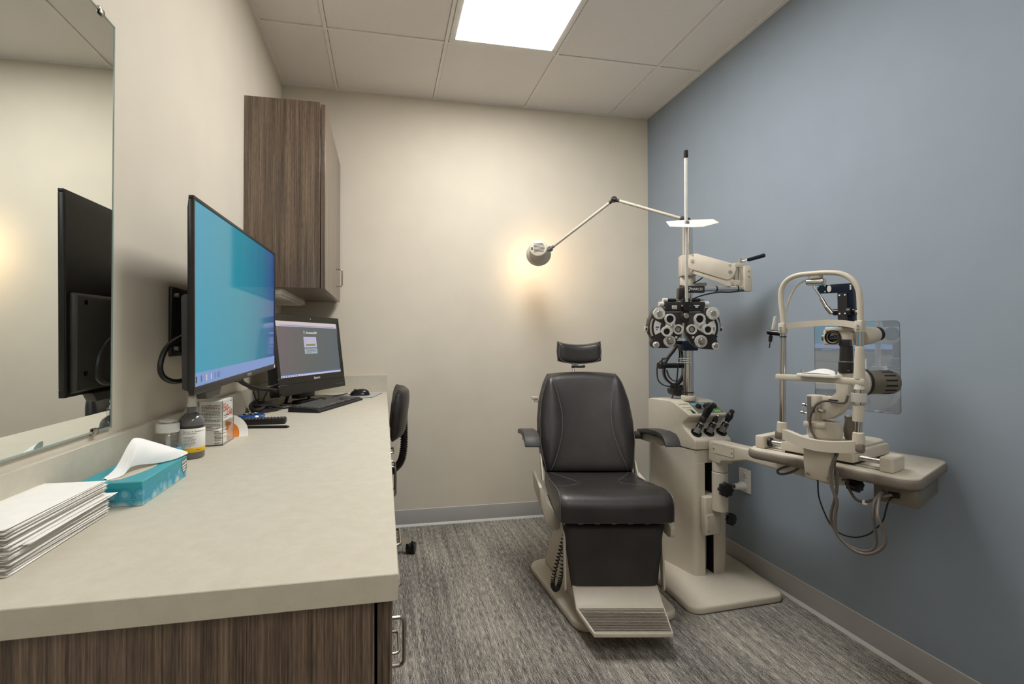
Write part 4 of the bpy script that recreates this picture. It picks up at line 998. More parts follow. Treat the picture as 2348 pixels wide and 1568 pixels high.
# sloping control panel
ex4 = V((1, 0, 0)); ey4 = V((0, 1, 0))
sv = V((0, 0.098, 0.051)); SL = sv.length; sv.normalize(); sn = ex4.cross(sv)
so = V((1.452, 2.150, 0.811))
def cp(x, s, h=0.0): return so+ex4*x+sv*s+sn*h
def cpan(x0, x1, s0, s1, h0, h1): return B().prism([(x0, s0), (x1, s0), (x1, s1), (x0, s1)], h0, h1, o=so, ex=ex4, ey=sv, ez=sn)
pn = sd.w('control_panel', cpan(0.080, 0.226, 0.010, SL-0.010, 0.0, 0.0012), 'panel_grey')
for k in range(4): sd.w('label_tab', cpan(0.086+k*0.034, 0.111+k*0.034, SL-0.032, SL-0.017, 0.0012, 0.0018), 'ink_cyan', pn)
for k, x in enumerate((0.108, 0.150, 0.195)):
    sd.w('dial_ring', B().cyl(cp(x, 0.058, 0.0012), cp(x, 0.058, 0.002), 0.017, n=24), 'mid_grey', pn)
    sd.w('knob', B().cyl(cp(x, 0.058, 0.002), cp(x, 0.058, 0.018), 0.0145, 0.0125, n=24, bev=0.002), 'black_plastic', pn)
sd.w('green_tab', cpan(0.180, 0.212, 0.018, 0.030, 0.0012, 0.0018), 'ink_green', pn)
lg = sd.w('lettering', B().text('MARCO', 0.0125, cp(0.050, SL-0.022, 0.0004), ex4, sv), 'ink_black', pn)
sd.w('logo_dot', B().cyl(cp(0.0215, SL-0.022, 0), cp(0.0215, SL-0.022, 0.0007), 0.0052, n=16), 'ink_green', pn)
sd.w('lettering', B().text('D E L U X E', 0.0095, cp(0.044, SL-0.052, 0.0004), ex4, sv), 'ink_black', pn)
sd.w('logo_mark', cpan(0.036, 0.064, 0.036, 0.043, 0, 0.0006), 'ink_green', pn)
sd.w('logo_mark', B().prism([(0.050, 0.010), (0.068, 0.010), (0.062, 0.046), (0.052, 0.046)], 0, 0.0004, o=so, ex=ex4, ey=sv, ez=sn), 'ink_black', pn)
# instrument wells in the lower shelf
wv = V((0, 0.065, 0.052)).normalized(); wn = ex4.cross(wv); wo = V((1.45, 2.119, 0.690))
WELL = []
for k, x in enumerate((0.066, 0.136, 0.206)):
    c = wo+ex4*x+wv*0.046; WELL.append(c)
    sd.w('well_rim', B().lathe([(0.0215, -0.003), (0.026, 0), (0.026, 0.0035), (0.021, 0.004), (0.0205, 0.001)], c, wn, 28, cap=False), 'black_gloss')
    sd.w('well', B().cyl(c-wn*0.001, c+wn*0.0012, 0.021, n=28), 'ink_black')
    sd.w('well_mark', B().prism([(-0.003, -0.003), (0.004, -0.001), (0.002, 0.004)], 0, 0.0005, o=wo+ex4*(x+0.02)+wv*0.017, ex=ex4, ey=wv, ez=wn), 'ink_green')
# pole
PX, PY = 1.551, 2.266
sd.w('pole_collar', B().lathe([(0.034, 0.866), (0.036, 0.870), (0.036, 0.889), (0.034, 0.892), (0.026, 0.892)], (PX, PY, 0)), 'cream_enamel')
sd.w('pole', B().cyl((PX, PY, 0.868), (PX, PY, 1.772), 0.0252, n=36), 'chrome')
sd.w('pole_ring', B().lathe([(0.0254, 0.905), (0.0265, 0.906), (0.0265, 0.911), (0.0254, 0.912)], (PX, PY, 0), cap=False), 'black_plastic')
sd.w('hook_clamp', B().obox((PX-0.01, PY-0.012, 1.150), (0.076, 0.062, 0.05), bev=0.003).obox((PX-0.055, PY-0.005, 1.166), (0.05, 0.02, 0.018), bev=0.003), 'navy_metal')
# refractor arm on the pole
sd.w('arm_clamp', B().obox((PX-0.008, PY-0.010, 1.562), (0.074, 0.074, 0.108), ex=(0.94, -0.34, 0), ey=(0.34, 0.94, 0), bev=0.004), 'cream_enamel')
sd.w('arm_clamp_ring', B().lathe([(0.036, 1.455), (0.038, 1.458), (0.038, 1.505), (0.036, 1.508)], (PX, PY, 0)), 'cream_enamel')
sd.w('clamp_screw', B().cyl((PX-0.075, PY-0.03, 1.452), (PX-0.02, PY-0.02, 1.452), 0.009, n=14).cyl((PX+0.02, PY-0.02, 1.466), (PX+0.075, PY-0.045, 1.466), 0.009, n=14), 'steel')
A1, B1 = V((1.537, 2.192, 1.574)), V((1.646, 2.059, 1.503)); dA = (B1-A1); hA = V((dA.x, dA.y, 0)).normalized()
ex_a = hA; nA = hA.cross(V((0, 0, 1)))
la = V((dA.x, dA.y, 0)).length
def armpoly(z0, z1, h, ext=0.02):
    a0 = math.atan2(z1-z0, la); c0, s0 = math.cos(a0), math.sin(a0)
    p = [(-ext, -h), (la/c0+ext, -h), (la/c0+ext, h), (-ext, h)]
    return rpoly([(x*c0-y*s0, z0+x*s0+y*c0) for x, y in p], min(h*0.9, 0.03), 8)
oa = V((A1.x, A1.y, 0))
sd.w('refractor_arm', B().prism(armpoly(1.574, 1.503, 0.040), -0.032, 0.032, o=oa, ex=hA, ey=(0, 0, 1), ez=nA, bev=0.003), 'cream_enamel')
sd.w('refractor_arm_link', B().prism(armpoly(1.532, 1.454, 0.020, 0.012), -0.026, 0.026, o=oa, ex=hA, ey=(0, 0, 1), ez=nA, bev=0.003), 'cream_enamel')
for x, z in ((0.0, 1.574), (la, 1.503)): sd.w('pivot_bolt', B().cyl(oa+hA*x+V((0, 0, z))+nA*0.031, oa+hA*x+V((0, 0, z))+nA*0.037, 0.011, 0.007, n=16), 'chrome')
for x, z in ((-0.004, 1.527), (la+0.002, 1.456), (0.002, 1.603), (la-0.002, 1.536)): sd.w('pivot_pin', B().cyl(oa+hA*x+V((0, 0, z))+nA*0.025, oa+hA*x+V((0, 0, z))+nA*0.0335, 0.0055, n=14), 'cream_dark')
sd.w('end_bracket', B().obox((1.668, 2.042, 1.536), (0.05, 0.03, 0.022), ex=(0.98, -0.2, 0), ey=(0.2, 0.98, 0), bev=0.003).obox((1.664, 2.045, 1.452), (0.05, 0.03, 0.026), ex=(0.98, -0.2, 0), ey=(0.2, 0.98, 0), bev=0.003).obox((1.655, 2.052, 1.495), (0.018, 0.03, 0.07), bev=0.003), 'cream_enamel')
sd.w('spindle', B().cyl((1.673, 2.037, 1.43), (1.673, 2.037, 1.568), 0.0095, n=18), 'chrome')
sd.w('end_block', B().obox((1.696, 2.024, 1.470), (0.036, 0.042, 0.120), ex=(0.98, -0.2, 0), ey=(0.2, 0.98, 0), bev=0.003), 'cream_enamel')
sd.w('end_cap', B().obox((1.713, 2.035, 1.49), (0.024, 0.04, 0.05), ex=(0.98, -0.2, 0), ey=(0.2, 0.98, 0), bev=0.003), 'mid_grey')
for z in (1.503, 1.478): sd.w('screw', B().cyl((1.692, 2.004, z), (1.691, 2.001, z), 0.0045, n=12), 'steel')
sd.w('lock_lever', B().cyl((1.673, 2.037, 1.553), (1.690, 2.0, 1.557), 0.0042, n=12), 'steel')
sd.w('lever_grip', B().cyl((1.688, 2.004, 1.5565), (1.709, 1.925, 1.566), 0.0085, 0.0095, n=16, bev=0.002), 'navy_metal')
sd.w('cross_rod', B().cyl((1.70, 2.028, 1.427), (1.455, 2.03, 1.416), 0.0125, n=20), 'chrome')
for x in (1.535, 1.648): sd.w('cable_tie', B().lathe([(0.0128, -0.004), (0.0142, -0.003), (0.0142, 0.003), (0.0128, 0.004)], (x, 2.0295, 1.4195+(x-1.535)*0.045), (1, 0, 0.045), 16, cap=False), 'black_plastic')
sd.w('rod_sleeve', B().prism(rpoly([(0, -0.014), (0.10, -0.016), (0.10, 0.016), (0, 0.015)], 0.003), -0.016, 0.016, o=(1.366, 2.028, 1.413), ex=(1, 0.0, 0.02), ey=(0, 0, 1), bev=0.003), 'black_enamel')
sd.w('lettering', B().text('MARCO', 0.017, (1.422, 2.0105, 1.4135), (1, 0, 0.02), (0, 0, 1), 0.0004), 'ink_white').data.name = 'lettering'
sd.w('logo_slash', B().prism([(0, -0.006), (0.004, -0.008), (0.013, 0.009), (0.001, 0.009), (0.002, 0.006), (0.008, 0.006)], 0, 0.0006, o=(1.381, 2.0118, 1.4125), ex=(1, 0, 0.02), ey=(0, 0, 1)), 'ink_white')
sd.w('arm_cable', B().tube([(1.69, 2.015, 1.414), (1.60, 2.015, 1.404), (1.535, 2.012, 1.402), (1.46, 2.012, 1.388), (1.41, 2.02, 1.370), (1.385, 2.03, 1.352)], 0.0032, 8, smooth=6).tube([(1.56, 2.235, 1.47), (1.578, 2.20, 1.488), (1.585, 2.185, 1.505), (1.572, 2.195, 1.508), (1.59, 2.17, 1.53)], 0.0032, 8, smooth=6), 'black_plastic')
# swing arm to the slit lamp table
QX, QY = 1.578, 2.065
sd.w('arm_carriage', B().prism(rpoly([(1.505, 2.075), (1.600, 2.085), (1.60, 2.20), (1.545, 2.198), (1.545, 2.12), (1.505, 2.11)], [0.01, 0.025, 0.0, 0.0, 0.0, 0.01], 6), 0.245, 0.425, bev=0.003), 'cream_enamel')
sd.w('carriage_cover', B().prism(rpoly([(1.509, 2.070), (1.603, 2.080), (1.603, 2.125), (1.509, 2.105)], [0.01, 0.028, 0, 0], 6), 0.25, 0.345, bev=0.002), 'cream_enamel')
for z in (0.335, 0.268): sd.w('screw', B().cyl((1.518, 2.068, z), (1.518, 2.071, z), 0.0035, n=10), 'steel')
sd.w('arm_post', B().cyl((QX, QY, 0.365), (QX, QY, 0.550), 0.0355, n=36, bev=0.003), 'cream_enamel')
sd.w('arm_post_cap', B().cyl((QX, QY, 0.5525), (QX, QY, 0.60), 0.0345, n=36, bev=0.001), 'cream_enamel')
def lobed(c, ax, r, h, n=8):
    ax = V(ax).normalized(); u = ax.orthogonal().normalized(); v = ax.cross(u)
    poly = [((r+r*0.09*math.cos(n*a))*math.cos(a), (r+r*0.09*math.cos(n*a))*math.sin(a)) for a in [2*PI*i/64 for i in range(64)]]
    return B().prism(poly, 0, h, o=c, ex=u, ey=v, ez=ax, bev=0.003, ang=60)
sd.w('arm_knob', lobed(V((QX-0.008, QY-0.040, 0.480)), (-0.15, -1, 0), 0.032, 0.024), 'black_plastic')
sd.w('arm_knob', lobed(V((1.622, 2.06, 0.325)), (0.3, -1, 0), 0.027, 0.022), 'black_plastic')
# arm: a deep beam running under the table
TC = V((1.562, 1.434, 0))
ad = (TC-V((QX, QY, 0))).normalized(); an = ad.cross(V((0, 0, 1)))
beam = rpoly([(-0.0355, 0.597), (-0.0355, 0.695), (0.60, 0.726), (0.66, 0.726), (0.66, 0.672), (0.22, 0.658), (0.12, 0.628), (0.055, 0.615), (0.045, 0.597)], [0.0, 0.02, 0, 0, 0.02, 0.1, 0.03, 0.02, 0], 5)
bo = V((QX, QY, 0))
sd.w('swing_arm', B().prism(beam, -0.0355, 0.0355, o=bo, ex=ad, ey=(0, 0, 1), ez=an, bev=0.006, seg=3), 'cream_enamel')
side = -1 if an.x > 0 else 1
sd.w('arm_plate', B().prism(rpoly([(0.0, 0.642), (0.145, 0.650), (0.145, 0.690), (0.0, 0.682)], 0.004), 0, 0.0015, o=bo+an*side*0.0357, ex=ad, ey=(0, 0, 1), ez=an*side), 'cream_enamel')
sd.w('plate_outline', B().prism(rpoly([(-0.0015, 0.6405), (0.1465, 0.6485), (0.1465, 0.6915), (-0.0015, 0.6835)], 0.004), 0, 0.0007, o=bo+an*side*0.0357, ex=ad, ey=(0, 0, 1), ez=an*side), 'taupe_rubber')
for x, z in ((0.010, 0.663), (0.135, 0.670)): sd.w('screw', B().cyl(bo+ad*x+an*side*0.0370+V((0, 0, z)), bo+ad*x+an*side*0.0390+V((0, 0, z)), 0.0035, n=12), 'steel')
sd.w('table_pivot', B().cyl((TC.x-0.04, TC.y+0.03, 0.69), (TC.x-0.04, TC.y+0.03, 0.748), 0.055, n=30, bev=0.004), 'cream_enamel')
# table in its own axes: L along, N towards the wall
TA = math.radians(-71); TO = V((1.324, 1.511, 0)); Lx = V((math.cos(TA), math.sin(TA), 0)); Nx = V((-math.sin(TA), math.cos(TA), 0))
def tw(l, n, z): return TO+Lx*l+Nx*n+V((0, 0, z))
tpoly = rpoly([(-0.062, 0.0), (0.436, 0.0), (0.388, 0.40), (-0.14, 0.40)], [0.05, 0.045, 0.05, 0.05], 8)
tpin = rpoly([(-0.056, 0.005), (0.4305, 0.005), (0.384, 0.395), (-0.133, 0.395)], [0.046, 0.041, 0.046, 0.046], 8)
tt = sd.w('tabletop', B().prism(tpin, 0.760, 0.7805, o=TO, ex=Lx, ey=Nx, bev=0.002), 'cream_enamel')
sd.w('edge_band', B().prism(tpoly, 0.746, 0.7788, o=TO, ex=Lx, ey=Nx, bev=0.012, seg=4), 'taupe_rubber', tt)
sd.w('top_joint', B().prism([(0.21, 0.12), (0.2115, 0.12), (0.235, 0.385), (0.2335, 0.385)], 0.7805, 0.7809, o=TO, ex=Lx, ey=Nx), 'cream_dark', tt)
pbx = sd.w('power_box', B().prism([(0.318, 0.03), (0.425, 0.03), (0.392, 0.28), (0.31, 0.28)], 0.694, 0.747, o=TO, ex=Lx, ey=Nx, bev=0.003), 'taupe_metal')
sd.w('socket', B().prism(rpoly([(0.355, 0.712), (0.383, 0.714), (0.383, 0.732), (0.355, 0.730)], 0.003), -0.031, -0.028, o=TO, ex=Lx, ey=(0, 0, 1)), 'black_plastic', pbx)
sd.w('table_knob_stem', B().cyl(tw(0.21, 0.1, 0.715), tw(0.235, 0.09, 0.713), 0.008, n=12), 'steel')
sd.w('table_knob', lobed(tw(0.232, 0.09, 0.713), Lx-Nx*0.3, 0.021, 0.032), 'black_plastic')
sd.w('cable_loop', B().tube([tw(0.06, 0.09, 0.735), tw(0.035, 0.085, 0.722), tw(0.012, 0.08, 0.706), tw(0.015, 0.08, 0.694), tw(0.035, 0.085, 0.697), tw(0.06, 0.095, 0.712), tw(0.075, 0.11, 0.73)], 0.0042, 10, smooth=6), 'cable_grey')

# ================================================================== refractor (phoropter)
ph = T('phoropter', 'black phoropter with silver dials hanging from the stand arm', 'phoropter', (1.361, 2.026, 1.238), math.radians(-11))
PS = 1/5542.0
def X_(c): return (c-1075)*PS
def Z_(c): return -(c-896)*PS
wingL = [(350, 405), (585, 405), (612, 515), (965, 515), (985, 640), (1035, 770), (1030, 960), (1005, 1080), (930, 1180), (845, 1290), (800, 1385), (640, 1432), (340, 1432), (262, 1380), (250, 1290), (270, 1190), (225, 1110), (170, 980), (160, 850), (190, 700), (270, 530)]
wingR = [(1795, 400), (1610, 405), (1575, 515), (1215, 515), (1190, 640), (1130, 780), (1130, 960), (1160, 1090), (1220, 1190), (1300, 1320), (1420, 1410), (1560, 1450), (1800, 1468), (1890, 1450), (1935, 1390), (1925, 1290), (1900, 1180), (1960, 1080), (2000, 960), (2005, 840), (1980, 690), (1930, 560), (1880, 440)]
def pl(pts, d0, d1, bev=0.003, r=0.004):
    q = [(X_(a), Z_(b2)) for a, b2 in pts]
    if sum((q[i][0]-q[i-1][0])*(q[i][1]+q[i-1][1]) for i in range(len(q))) < 0: q = q[::-1]
    if sum((q[i-1][0]*q[i][1]-q[i][0]*q[i-1][1]) for i in range(len(q))) < 0: q = q[::-1]
    return B().prism(rpoly(q, r, 3) if r else q, d0, d1, ex=(1, 0, 0), ey=(0, 0, 1), ez=(0, -1, 0), bev=bev)
def disc(cx, cy, r, d0, d1, n=32, bev=0.0008): return B().cyl((X_(cx), -d0, Z_(cy)), (X_(cx), -d1, Z_(cy)), r*PS, n=n, bev=bev)
def ringd(cx, cy, r0, r1, d0, d1, n=32):
    return B().lathe([(r0*PS, d0), (r1*PS, d0), (r1*PS, d1-0.0008), (r1*PS-0.0008, d1), (r0*PS+0.0005, d1), (r0*PS, d1-0.001), (r0*PS, d0)], (X_(cx), 0, Z_(cy)), (0, -1, 0), n, cap=False)
def ticks(cx, cy, r, d, n, ln=12, wd=5, sk=1):
    b2 = B()
    for k in range(n):
        a = 2*PI*k/n; c = V((X_(cx)+r*PS*math.cos(a), -d, Z_(cy)+r*PS*math.sin(a)))
        b2.obox(c, (ln*PS, 0.0006, wd*PS*2), ex=(math.cos(a), 0, math.sin(a)), ey=(0, 1, 0))
    return b2
for nm, wing in (('left', wingL), ('right', wingR)):
    ph.l('lens_housing', pl(wing, -0.028, 0.016, 0.004), 'black_enamel')
# curved power scale windows
for cx, a0, a1, xs_ in ((700, 152, 205, 1), (1455, -25, 28, 1)):
    def arcb(r0, r1, d0, d1):
        pts = []
        for k in range(15):
            a = math.radians(a0+(a1-a0)*k/14); pts.append((X_(cx)+r1*PS*math.cos(a), Z_(915)+r1*PS*math.sin(a)))
        for k in range(15):
            a = math.radians(a1+(a0-a1)*k/14); pts.append((X_(cx)+r0*PS*math.cos(a), Z_(915)+r0*PS*math.sin(a)))
        return B().prism(pts, d0, d1, ex=(1, 0, 0), ey=(0, 0, 1), ez=(0, -1, 0))
    ph.l('power_wheel', arcb(470, 520, 0.012, 0.019), 'chrome')
    ph.l('wheel_groove', arcb(415, 470, 0.012, 0.0165), 'ink_black')
    ph.l('scale_plate', arcb(250, 415, 0.012, 0.018), 'dial_silver')
ph.l('scale_window', pl([(335, 878), (418, 878), (418, 915), (335, 915)], 0.018, 0.0186, 0, 0), 'blue_plastic')
ph.l('scale_window', pl([(345, 945), (385, 945), (385, 965), (345, 965)], 0.018, 0.0186, 0, 0), 'ink_black')
ph.l('scale_window', pl([(1795, 905), (1830, 905), (1830, 985), (1795, 985)], 0.018, 0.0186, 0, 0), 'ink_black')
for cx, cy, r in ((418, 550, 150), (1785, 550, 160)):
    o = ph.l('sphere_dial', disc(cx, cy, r, 0.014, 0.025), 'dial_silver')
    ph.l('dial_marks', ticks(cx, cy, r*0.80, 0.0252, 16, 14, 3), 'ink_black', o)
    ph.l('dial_hub', disc(cx, cy, 70, 0.025, 0.031), 'steel', o)
for sgn, up_, lo_, piv in ((-1, (680, 695, 138, 94), (595, 1010, 132, 82), (735, 880)), (1, (1435, 695, 146, 96), (1640, 960, 136, 84), (1445, 885))):
    link_ = [(up_[0]-up_[2]*0.9, up_[1]+40), (up_[0]+up_[2]*0.97, up_[1]-20), (piv[0]+88 if sgn < 0 else piv[0]+140, piv[1]+30), (lo_[0]+lo_[2]*0.8, lo_[1]+60 if sgn < 0 else lo_[1]-80), (lo_[0]-20, lo_[1]+60), (lo_[0]-lo_[2]*0.7, lo_[1]-60 if sgn < 0 else lo_[1]+40)]
    if sgn > 0: link_ = [(up_[0]-140, up_[1]+30), (up_[0]+140, up_[1]-10), (1610, 860), (1700, 900), (1660, 1060), (1540, 1050), (1400, 960), (1320, 830)]
    else: link_ = [(560, 730), (815, 690), (822, 900), (740, 1080), (600, 1100), (520, 930), (590, 850)]
    ph.l('turret_link', pl(link_, 0.016, 0.026, 0.002), 'dial_silver')
    for (cx, cy, r, ri) in (up_, lo_):
        o = ph.l('turret_ring', ringd(cx, cy, ri, r, 0.020, 0.031), 'dial_silver')
        ph.l('turret_lens', disc(cx, cy, ri+2, 0.018, 0.0265), 'black_gloss', o)
        ph.l('dial_marks', ticks(cx, cy, (r+ri)/2, 0.0312, 18, 12, 3), 'ink_black', o)
    ph.l('turret_pivot', disc(piv[0], piv[1], 42, 0.026, 0.031), 'steel')
for cx in (905, 1250):
    o = ph.l('eye_aperture', ringd(cx, 955, 84, 130, 0.014, 0.024), 'dial_silver')
    ph.l('aperture_lens', disc(cx, 955, 86, 0.014, 0.019), 'black_gloss', o)
    ph.l('aperture_glass', disc(cx, 955, 58, 0.019, 0.0205), 'steel', o)
    ph.l('dial_marks', ticks(cx, 955, 108, 0.0242, 22, 12, 3), 'ink_black', o)
for cx, cy, r in ((680, 1255, 150), (1480, 1260, 157)):
    o = ph.l('cylinder_dial', disc(cx, cy, r, 0.014, 0.024), 'dial_silver')
    ph.l('dial_marks', ticks(cx, cy, r*0.86, 0.0242, 28, 22, 3.2), 'ink_black', o)
    ph.l('dial_hub', disc(cx+5, cy-10, 96, 0.024, 0.028), 'mid_grey', o)
    ph.l('dial_knob', disc(cx+8, cy-12, 70, 0.028, 0.038), 'steel', o)
for cx, cy, r in ((340, 1345, 78), (1850, 1375, 86)):
    o = ph.l('edge_knob', disc(cx, cy, r, 0.014, 0.023), 'white_plastic'); ph.l('knob_face', disc(cx, cy, r*0.72, 0.023, 0.027), 'steel', o)
for cx in (860, 1290): ph.l('pupil_index', pl([(cx-28, 1128), (cx+28, 1128), (cx+28, 1185), (cx-28, 1185)], 0.015, 0.0185, 0.0005, 0), 'dial_silver')
ph.l('nose_bar', pl([(1040, 735), (1112, 735), (1108, 960), (1110, 1190), (985, 1160), (1030, 1060), (1045, 960)], -0.006, 0.004, 0.001, 0), 'chrome')
ph.l('centre_yoke', pl([(970, 500), (1200, 500), (1220, 640), (1190, 740), (1120, 770), (1050, 770), (980, 730), (955, 640)], 0.0, 0.02, 0.004), 'black_enamel')
ph.l('level_knob', disc(1095, 612, 68, 0.02, 0.03), 'steel')
ph.l('top_block', pl([(585, 250), (1605, 250), (1600, 360), (1570, 490), (610, 490), (590, 360)], -0.03, 0.018, 0.003), 'black_enamel')
ph.l('bracket_edge', pl([(570, 395), (600, 385), (612, 500), (590, 510)], -0.01, 0.012, 0.001, 0).prism([(X_(1572), Z_(500)), (X_(1600), Z_(510)), (X_(1615), Z_(370)), (X_(1595), Z_(360))], -0.01, 0.012, ex=(1, 0, 0), ey=(0, 0, 1), ez=(0, -1, 0)), 'steel')
def hrod(x0, x1, cy, r, d): return B().cyl((X_(x0), -d, Z_(cy)), (X_(x1), -d, Z_(cy)), r*PS, n=20, bev=0.001)
for x0, x1, cy, r, m in ((455, 578, 300, 62, 'dial_silver'), (1600, 1728, 295, 64, 'dial_silver'), (555, 672, 198, 54, 'dial_silver')): ph.l('side_knob', hrod(x0, x1, cy, r, 0.0), m)
for x0, x1 in ((672, 890), (1290, 1512)): ph.l('top_roller', hrod(x0, x1, 200, 42, 0.0), 'black_plastic')
for x0, x1, cy, r in ((885, 965, 195, 22), (1210, 1292, 195, 22), (1510, 1605, 190, 26), (890, 965, 240, 26), (1205, 1280, 240, 26)): ph.l('cross_pin', hrod(x0, x1, cy, r, 0.004), 'steel')
ph.l('centre_mount', pl([(995, 170), (1195, 170), (1190, 330), (1165, 480), (1020, 480), (1000, 330)], 0.0, 0.032, 0.003), 'black_plastic')
ph.l('mount_screw', disc(1100, 210, 20, 0.032, 0.036), 'chrome')
for x0, x1 in ((975, 1035), (1145, 1200)): ph.l('mount_pin', hrod(x0, x1, 358, 30, 0.024), 'chrome')
ph.l('hanger', pl([(980, -115), (1160, -115), (1190, 200), (960, 200)], -0.03, 0.0, 0.003), 'black_enamel')
o = ph.l('level_window', pl([(1300, 325), (1455, 325), (1455, 432), (1300, 432)], 0.018, 0.0195, 0.0005, 0), 'black_gloss'); ph.l('bubble_scale', pl([(1312, 338), (1452, 338), (1452, 352), (1312, 352)], 0.0195, 0.0199, 0, 0).prism([(X_(1345), Z_(398)), (X_(1415), Z_(398)), (X_(1418), Z_(372)), (X_(1342), Z_(372))], 0.0195, 0.0199, ex=(1, 0, 0), ey=(0, 0, 1), ez=(0, -1, 0)), 'ink_white', o)
o = ph.l('maker_plate', pl([(750, 345), (876, 345), (876, 435), (750, 435)], 0.018, 0.0192, 0.0004, 0), 'dial_silver')
pm = B()
for k in range(3): pm.prism([(X_(765), Z_(372+k*24)), (X_(860-k*14), Z_(372+k*24)), (X_(860-k*14), Z_(364+k*24)), (X_(765), Z_(364+k*24))], 0.0192, 0.0195, ex=(1, 0, 0), ey=(0, 0, 1), ez=(0, -1, 0))
ph.l('plate_print', pm, 'ink_grey', o)
for x0, x1, y0, y1 in ((85, 168, 878, 1002), (1985, 2086, 895, 1028)):
    o = ph.l('side_tab', pl([(x0, y0), (x1, y0), (x1, y1), (x0, y1)], -0.008, 0.004, 0.001, 0), 'dial_silver'); ph.l('tab_window', pl([(x0+18, y0+26), (x1-14, y0+26), (x1-14, y1-26), (x0+18, y1-26)], 0.004, 0.0045, 0, 0), 'dark_grey', o)
# near-point rod and card
rx = (1567.5-1566)/494.8
ph.l('near_rod', B().box(rx-0.0058, rx+0.0058, -0.038, -0.027, 0.115, 0.775, bev=0.001), 'dial_silver')
ph.l('rod_cap', B().box(rx-0.0075, rx+0.0085, -0.041, -0.0245, 0.775, 0.81, bev=0.003), 'black_plastic')
cardp = rpoly([(-0.094, 0.012), (-0.082, -0.020), (0.02, -0.024), (0.07, -0.021), (0.149, 0.004), (0.125, 0.026), (0.04, 0.022), (-0.04, 0.017)], 0.003, 3)
ph.l('near_card', B().prism([(a, b2) for a, b2 in cardp], 0.0, 0.002, o=(rx, -0.040, 0.472), ex=(1, 0, 0.0), ey=(0.0, 0.5, 0.87)), 'paper_white')
ph.l('card_holder', B().obox((rx, -0.033, 0.474), (0.022, 0.022, 0.018), bev=0.003), 'steel')

# ================================================================== examination lamp
S_, E_, J_ = V((1.552, 2.262, 1.80)), V((1.237, 2.46, 1.950)), V((0.977, 2.765, 1.726))
lm = T('exam_lamp', 'cream articulated lamp on the pole glowing against the back wall', 'lamp', (PX, PY, 1.772))
lm.w('pole_socket', B().lathe([(0.026, 1.772), (0.027, 1.774), (0.027, 1.79), (0.018, 1.802), (0, 1.802)], (PX, PY, 0)).obox(S_+V((-0.012, 0.008, 0.004)), (0.05, 0.03, 0.03), ex=E_-S_, ey=(0.65, 0.76, 0), bev=0.006), 'black_plastic')
d1_ = (E_-S_).normalized(); d2_ = (J_-E_).normalized()
lm.w('upper_arm', B().cyl(S_+d1_*0.01, E_-d1_*0.025, 0.0082, n=18), 'cream_enamel')
lm.w('lower_arm', B().cyl(E_+d2_*0.025, J_-d2_*0.025, 0.0082, n=18), 'cream_enamel')
vd = V((0.43, 0.88, 0.2)).normalized()      # knuckle axis
for c, da, db in ((E_, d1_, d2_), (J_, d2_, V((-0.85, 0.4, -0.25)).normalized())):
    kn = lm.w('knuckle', B().cyl(c-da*0.03, c, 0.0088, 0.010, n=14).cyl(c, c+db*0.03, 0.010, 0.0088, n=14).cyl(c-vd*0.014, c+vd*0.014, 0.017, n=20, bev=0.002), 'dark_grey' if c == E_ else 'mid_grey')
    lm.w('wing_nut', B().obox(c-vd*0.018, (0.030, 0.008, 0.007), ex=da+db*0.2, ey=vd, bev=0.002), 'dark_grey' if c == E_ else 'mid_grey', kn)
ax_ = V((0.33, 0.93, -0.19)).normalized()
hc = V((0.899, 2.755, 1.727))
lm.w('lamp_housing', B().lathe([(0, 0.0), (0.046, 0.0), (0.052, 0.005), (0.053, 0.05), (0.058, 0.062)], hc, ax_, 36), 'cream_enamel', ang=50)
lm.w('lamp_shade', B().lathe([(0.055, 0.058), (0.066, 0.068), (0.0735, 0.085), (0.076, 0.105), (0.0742, 0.105), (0.071, 0.086), (0.063, 0.070), (0.05, 0.062)], hc, ax_, 40, cap=False), 'cream_enamel', ang=60)
lu = V((1, 0, 0)); lu = (lu-ax_*lu.dot(ax_)).normalized(); lv = ax_.cross(lu); lv = lv if lv.z > 0 else -lv
for k in range(7):
    zz = 0.027-k*0.0085; wd = math.sqrt(max(0.0, 0.044**2-zz**2))
    lm.w('vent_slot', B().obox(hc-ax_*0.0003+lv*zz+lu*(wd*0.5-0.016), (wd+0.02, 0.0035, 0.0012), ex=lu, ey=lv), 'dark_slot')
lm.w('switch', B().obox(hc-ax_*0.001+lu*(-0.036)+lv*0.0, (0.010, 0.016, 0.006), ex=lu, ey=lv, bev=0.001), 'dark_grey')
lm.w('bulb', B().lathe([(0.0, 0.06), (0.012, 0.062), (0.02, 0.075), (0.022, 0.085), (0.016, 0.098), (0, 0.102)], hc, ax_, 20), 'bulb_warm')
ld = bpy.data.lights.new('lamp_light', 'SPOT'); ld.energy = LAMP_W; ld.color = (1.0, 0.70, 0.40); ld.spot_size = math.radians(150); ld.spot_blend = 0.8; ld.shadow_soft_size = 0.02
lo = bpy.data.objects.new('lamp_light', ld); COL.objects.link(lo); lo.parent = lm.e
lp_ = hc+ax_*0.108; q = ax_.to_track_quat('-Z', 'Y'); lo.matrix_world = M.Translation(lp_) @ q.to_matrix().to_4x4()
lo.matrix_local = M.Translation(-V((PX, PY, 1.772))) @ M.Translation(lp_) @ q.to_matrix().to_4x4()

